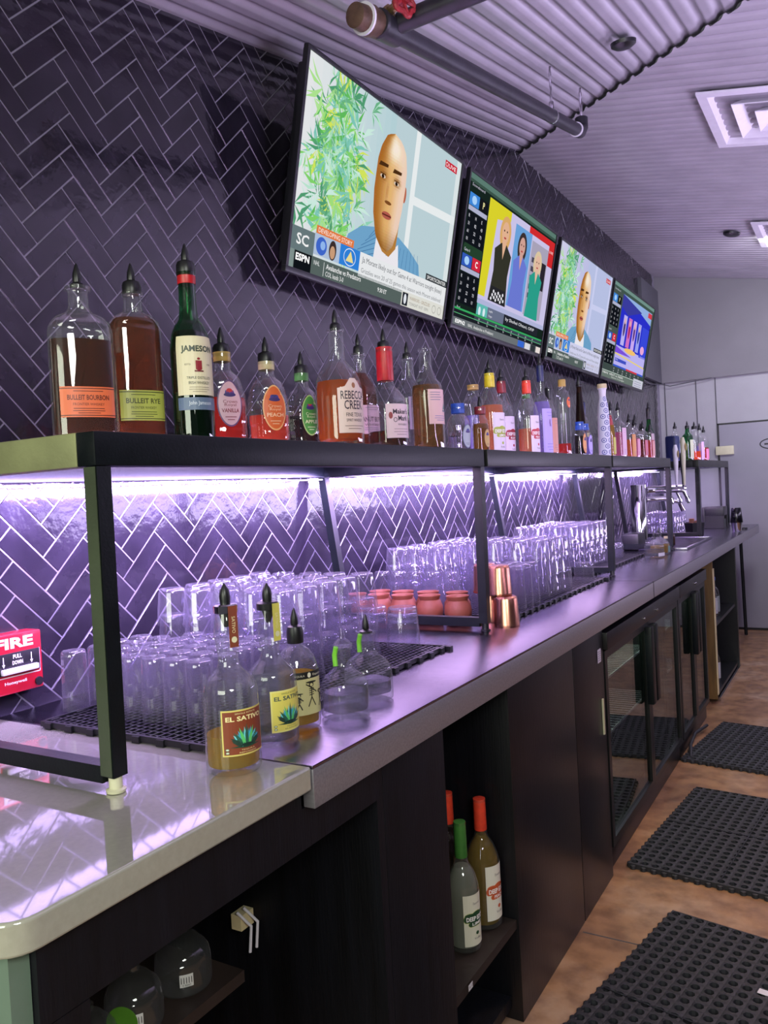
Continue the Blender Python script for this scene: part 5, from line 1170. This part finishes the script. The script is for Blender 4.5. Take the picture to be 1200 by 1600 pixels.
def copper_cup(x, y, z, label):
    m = MB(); m.lathe([(0, .0385), (.003, .0392), (.006, .0385), (.082, .0345), (.088, .0325), (.090, .030), (.0902, .001)], 36, cap0=False)
    o = m.build('copper_cup', COPPER); o.location = (x, y, z); tag(o, label, 'cup', 'upside-down copper cups stacked beside the shelf post'); return o
copper_cup(.612, 2.285, .9312, 'bottom copper cup of the stack in front of the shelf post')
copper_cup(.586, 2.300, 1.0225, 'top copper cup of the stack seen right of the shelf post')
copper_cup(.537, 2.352, .9312, 'bottom copper cup of the stack half hidden left of the shelf post')
copper_cup(.518, 2.352, 1.0225, 'top copper cup of the stack seen left of the shelf post')

# ================================================================== BEER TAP AREA
tp = empty('beer_tower', (.29, 5.39, .931)); tag(tp, 'polished steel beer tower with two arms of taps behind the shelf post', 'beer tap')
B = lambda mb, n, m, par=None, **k: rel(mb, tp).build(n, m, par or tp, **k)
B(MB().lathe([(.931, .062), (.940, .062), (.944, .050), (1.31, .048), (1.316, .044), (1.317, .001)], 32, (.29, 5.39, 0)), 'column', CHROME)
B(MB().tube([(.33, 5.42, 1.275), (.44, 5.62, 1.275), (.46, 5.95, 1.275)], .026, 18), 'upper_arm', CHROME)
B(MB().tube([(.33, 5.42, 1.215), (.42, 5.55, 1.215), (.50, 5.62, 1.19), (.52, 5.64, 1.13)], .016, 14), 'lower_arm', CHROME)
for i, (x, y, kind) in enumerate(((.50, 5.30, 'g'), (.52, 5.46, 'w'), (.55, 5.00, 'c'), (.52, 5.68, 'b'))):
    if kind == 'c': y = 5.36; x = .585
    h = B(MB().tube([(x-.08, y, 1.272), (x-.02, y, 1.272), (x, y, 1.262), (x+.018, y, 1.215), (x+.02, y, 1.185)], [.018, .017, .014, .011, .009], 12), 'faucet', CHROME)
    B(MB().lathe([(1.268, .010), (1.285, .012), (1.30, .008)], 12, (x, y, 0)), 'handle_collar', CHROME, h)
    if kind == 'g':
        hm = MB(); hm.box((x-.012, y-.030, 1.30), (x+.012, y+.030, 1.42), .006); hd = B(hm, 'tap_handle', pm('dark_green_handle', '1f4a3c', .4), h)
        sm_ = MB()
        for k in range(4): sm_.box((x-.013, y-.034, 1.345+.02*k), (x+.013, y-.018, 1.353+.02*k)); sm_.box((x-.013, y+.018, 1.345+.02*k), (x+.013, y+.034, 1.353+.02*k))
        B(sm_, 'white_stripes', WHITE_PL, hd, smooth=False)
    else:
        top = {'w': 1.56, 'c': 1.60, 'b': 1.52}[kind]
        hm = MB().lathe([(1.30, .010), (1.36, .013), (top-.12, .021), (top-.03, .023), (top, .012)], 16, (x, y, 0), sx=lambda z: .7)
        hm.b.verts.ensure_lookup_table()
        hd = B(hm, 'tap_handle', {'w': WHITE_PL, 'c': CREAM, 'b': BLACK_PL}[kind], h)
        B(MB().lathe([(-.001, .016), (.002, .016)], 20, (x+.017, y, top-.06), (1, 0, 0), sx=lambda z: 1.5), 'badge', GOLD, hd)
dt = empty('drip_tray', (.52, 5.33, .931)); tag(dt, 'shallow stainless drip tray set under the beer taps', 'tray')
B2 = lambda mb, n, m, **k: rel(mb, dt).build(n, m, dt, **k)
fr_ = MB()
for a, c in (((.39, 4.885), (.67, 4.90)), ((.39, 5.765), (.67, 5.78)), ((.39, 4.90), (.405, 5.765)), ((.655, 4.90), (.67, 5.765))): fr_.box((*a, .9312), (*c, .945), .002)
B2(fr_, 'rim', STEEL); g_ = MB()
for i in range(24): g_.box((.406, 4.91+i*.0355, .936), (.654, 4.922+i*.0355, .939))
B2(g_, 'grille', STEEL, smooth=False); B2(MB().box((.406, 4.901, .9313), (.654, 5.764, .933)), 'pan', DARK_PANEL, smooth=False)
o = MB().box((.30, 4.88, .9312), (.40, 5.06, 1.03), .012).build('napkin_box', BLACK_PL); centre_origin(o, (.35, 4.97, .9312)); tag(o, 'low black box on the counter left of the beer tower', 'box')
BB('squat clear bottle with white label strip and black spout, nearer of the far counter pair', .585, 4.43, -20, [(.050, .0450), (.065, .0435), (.082, .030), (.092, .0150), (.105, .0140)], liq='clear', lvl=.045, z=Z1, sup=3.5, cap=dict(pour=1, r=.013, h=.004), labels=[(.010, .028, .060, lambda w, h: P0(w, h, 'd8d4dc'), 0)])
BB('squat clear bottle with black spout, behind the one with the white label strip', .575, 4.60, -20, [(.055, .0440), (.070, .0420), (.088, .028), (.098, .0150), (.112, .0140)], liq='straw', lvl=.05, z=Z1, sup=3.5, cap=dict(pour=1, r=.013, h=.006))
BB('small amber bitters bottle near the drip tray', .555, 5.02+.0, -20, [(.06, .024), (.075, .018), (.085, .010), (.115, .009)], liq='orange', lvl=.07, gmat=GL_BROWN, z=.9465, cap=dict(stop=('orange', .015)))
BB('tiny pale green bottle beside the amber bitters bottle', .60, 4.66+.0, -20, [(.05, .020), (.062, .016), (.07, .010), (.085, .009)], liq='straw', lvl=.055, z=.9312, cap=dict(stop=('cream', .012)), labels=[(.01, .045, .03, lb_plain('5a8a80', '', '203a30'), 0)])
# black napkin caddy, bar caddy, shaker
o = empty('napkin_caddy', (.50, 6.93, .9312)); tag(o, 'black square napkin caddy under the short far shelf', 'caddy')
rel(MB().box((.44, 6.84, .9315), (.46, 7.05, 1.10), .004).box((.46, 6.84, 1.03), (.60, 7.05, 1.10), .004).box((.46, 6.84, .9315), (.60, 6.87, 1.03)).box((.46, 7.02, .9315), (.60, 7.05, 1.03)), o).build('housing', BLACK_PL, o)
rel(MB().box((.461, 6.872, .9318), (.59, 7.018, 1.0)), o).build('napkins', PAINTD, o)
o = empty('bar_caddy', (.53, 5.96, .9312)); tag(o, 'small black caddy with brown packets beside the far shelf post', 'caddy')
rel(MB().lathe([(.9315, .055), (.935, .058), (1.03, .066), (1.03, .062), (.94, .054), (.94, .001)], 4, (.53, 5.96, 0)), o).build('bin', BLACK_PL, o, ang=30)
rel(MB().box((.50, 5.93, .945), (.53, 5.97, 1.06), .003).box((.535, 5.94, .945), (.56, 5.975, 1.045), .003), o).build('packets', pm('brown_packets', '7a4a34', .6), o)
o = empty('cocktail_shaker', (.745, 6.42, .9312)); tag(o, 'cocktail shaker, steel tin with black tin upturned on top, at the counter end', 'shaker')
rel(MB().lathe([(.9312, .030), (.9325, .0315), (1.00, .040), (1.01, .041)], 28, (.745, 6.42, 0)), o).build('steel_tin', CHROME, o)
rel(MB().lathe([(.998, .0425), (1.001, .0435), (1.10, .0335), (1.106, .031), (1.1065, .001)], 28, (.745, 6.42, 0)), o).build('black_tin', pm('gloss_black_tin', '0c0c12', .15, .3, .1), o)
o = MB().lathe([(0, .030), (.010, .030), (.012, .026)], 20).build('jar_lid', BLACK_PL); o.location = (.755, 6.70, .9312); tag(o, 'small flat black lid lying at the counter end beside the shaker', 'lid')

# ================================================================== FIRE ALARM, UNDER-COUNTER BOTTLES, BITS
fa = empty('fire_alarm_pull_station', (.0, 1.04, 1.04)); tag(fa, 'red fire alarm pull box on the tiled wall at the left edge', 'fire alarm')
F = lambda mb, n, m, par=None, **k: rel(mb, fa).build(n, m, par or fa, **k)
bx_ = F(MB().box((.0, .978, .982), (.046, 1.098, 1.103), .004), 'housing', RED)
F(MB().box((.0465, .990, 1.022), (.049, 1.090, 1.066), .001), 'pull_recess', BLACK_PL)
F(MB().box((.049, .998, 1.024), (.058, 1.082, 1.036), .003), 'pull_bar', WHITE_PL)
F(MB().lathe([(0, .009), (.003, .009), (.0035, .005)], 16, (.046, 1.086, .996), (1, 0, 0)), 'key_lock', BLACK_PL)
p = Pic(.12, .12)
p.text('FIRE', .012, .092, .022, 'f4f0f0', 1, w=.088, bold=.04); p.text('PULL', .060, .0715, .0085, 'f4f0f0', 9, w=.020, al='c', bold=.03).text('DOWN', .060, .0590, .0085, 'f4f0f0', 9, w=.024, al='c', bold=.03)
for ax_ in (.028, .092): p.rect(ax_-.001, .062, ax_+.001, .078, 'f4f0f0', 9); p.poly([(ax_-.0035, .063), (ax_+.0035, .063), (ax_, .056)], 'f4f0f0', 9)
p.rect(.006, .034, .114, .036, 'f0e8e8', 1); p.rect(.006, .034, .008, .084, 'f0e8e8', 1); p.rect(.112, .034, .114, .084, 'f0e8e8', 1); p.text('Honeywell', .03, .018, .008, 'f0e8e8', 1, w=.05, bold=.02)
p.build('lettering', PRINT, bx_, lambda x, y, h: Vector((.0463+h, .978+x, .982+y))-fa.location, eps=.00035)

SGV = 'vodka bottles on the open cabinet shelf'
BB('large bottle of cloudy pale vodka with green cap on the open cabinet shelf', .700, 1.715, -14, [(.135, .0380), (.150, .0372), (.178, .0300), (.204, .0165), (.222, .0138), (.298, .0130)], liq='cloudy', lvl=.195, z=.2635, cap=dict(seal=('green', .216, .300)), labels=[(.018, .138, .070, lb_eddy('24482c', 'LIME', 'd8d6c0', 'c8cc80'), 0)], group=SGV)
BB('large bottle of yellow vodka with orange cap on the open cabinet shelf', .700, 1.832, -12, [(.150, .0425), (.168, .0415), (.198, .0310), (.222, .0170), (.240, .0145), (.312, .0138)], liq='lemon', lvl=.225, z=.2635, cap=dict(seal=('orange', .236, .314)), labels=[(.024, .158, .074, lb_eddy('c0562e', 'PEACH', 'e0dccc', 'e8d0b8'), 4)], group=SGV)
BB('orange-capped vodka bottle mostly hidden behind the green-capped one in the cabinet', .607, 1.836, 0, [(.150, .0400), (.168, .0390), (.198, .0300), (.222, .0170), (.240, .0145), (.312, .0138)], liq='jam', lvl=.22, z=.2635, cap=dict(seal=('orange', .236, .314)), group=SGV)
def shelf_jug(x, y, r, label, sticker):
    o = BB(label, x, y, -35, [(r*.9, r), (r*1.3, r*.92), (r*1.75, r*.55), (r*1.95, r*.26), (r*2.1, r*.24)], liq=None, z=.5555, cut=0, labels=[(r*.45, r*.45+.020, .022, lambda w, h: P0(w, h, 'c8c8c4').text('|||||', 0, h*.3, h*.5, '303030', 2, w=w*.8, al='c').text('0 8043', 0, h*.08, h*.16, '303030', 2, w=w*.6, al='c'), -4)])
    return o
shelf_jug(.555, .955, .046, 'round clear bottle with barcode sticker, last on the low dark shelf', 0)
jg = shelf_jug(.560, .845, .044, 'round clear bottle with green disc, middle of the low dark shelf', 0)
MB().lathe([(0, .024), (.001, .024)], 28, (.040, -.022, .032), (.9, -.5, 0)).build('green_disc', pm('green_card', '4a7a20', .5), jg)
shelf_jug(.575, .745, .043, 'round clear bottle with barcode sticker, nearest the camera on the low dark shelf', 0)
cb = empty('wire_bracket', (.46, 1.20, .50)); tag(cb, 'small wooden block with white wires under the counter', 'bracket')
rel(MB().box((.44, 1.20, .50), (.465, 1.238, .53)), cb).build('block', PLYEDGE, cb)
for k in range(2): rel(MB().tube([(.48, 1.205+.02*k, .46), (.482, 1.21+.02*k, .51), (.46, 1.195+.02*k, .54)], .003, 8), cb).build('wire', WHITE_PL, cb)
# spare bottles in the far rack
for i in range(5):
    BB(f'spare bottle on the upper shelf of the far rack, {ORD[i]} from the plywood', .70, 5.20+.085*i, -20, [(.13, .034), (.16, .028), (.18, .014), (.22, .012)], liq=('clear', 'hotor', 'amber', 'clear', 'dark')[i], lvl=.12, z=.4605, cap=dict(stop=(('white', 'black', 'gold', 'black', 'blue')[i], .02)), labels=[(.02, .12, .05, lb_plain(('d8d8e0', 'd88858', 'e0d0d0', 'c0c8c8', '8a9a98')[i], '', '3a2a28'), 0)], group='spare bottles in the far rack')
for i in range(4):
    BB(f'spare bottle on the bottom shelf of the far rack, {ORD[i]} from the plywood', .70, 5.20+.085*i, -20, [(.13, .034), (.16, .028), (.18, .014), (.22, .012)], liq=('dark', 'pink', 'amber', 'clear')[i], lvl=.12, z=.0505, cap=dict(stop=('black', .02)), labels=[(.02, .12, .05, lb_plain(('d8c8cc', 'd8b0c0', 'c8c0c0', 'c0c8c8')[i], '', '3a2a28'), 0)], group='spare bottles in the far rack')
# wall plate near the door, loose cable along the soffit
o = MB().box((.50-.045, YB-.035, 1.525), (.60, YB-.0125, 1.600), .003).build('junction_plate', CREAM); centre_origin(o, (.53, YB-.02, 1.525)); tag(o, 'pale rectangular junction plate on the back wall beside the door', 'wall plate')
o = MB().tube([(.02, 6.6, 2.185), (.015, 7.2, 2.16), (.03, YB-.05, 2.19), (.10, YB-.05, 2.165), (.35, YB-.05, 2.19), (.45, YB-.045, 2.20)], .004, 8).build('loose_cable', PAINTD); centre_origin(o, (.03, YB-.05, 2.19)); tag(o, 'thin grey cable hanging under the soffit in the back corner', 'cable')
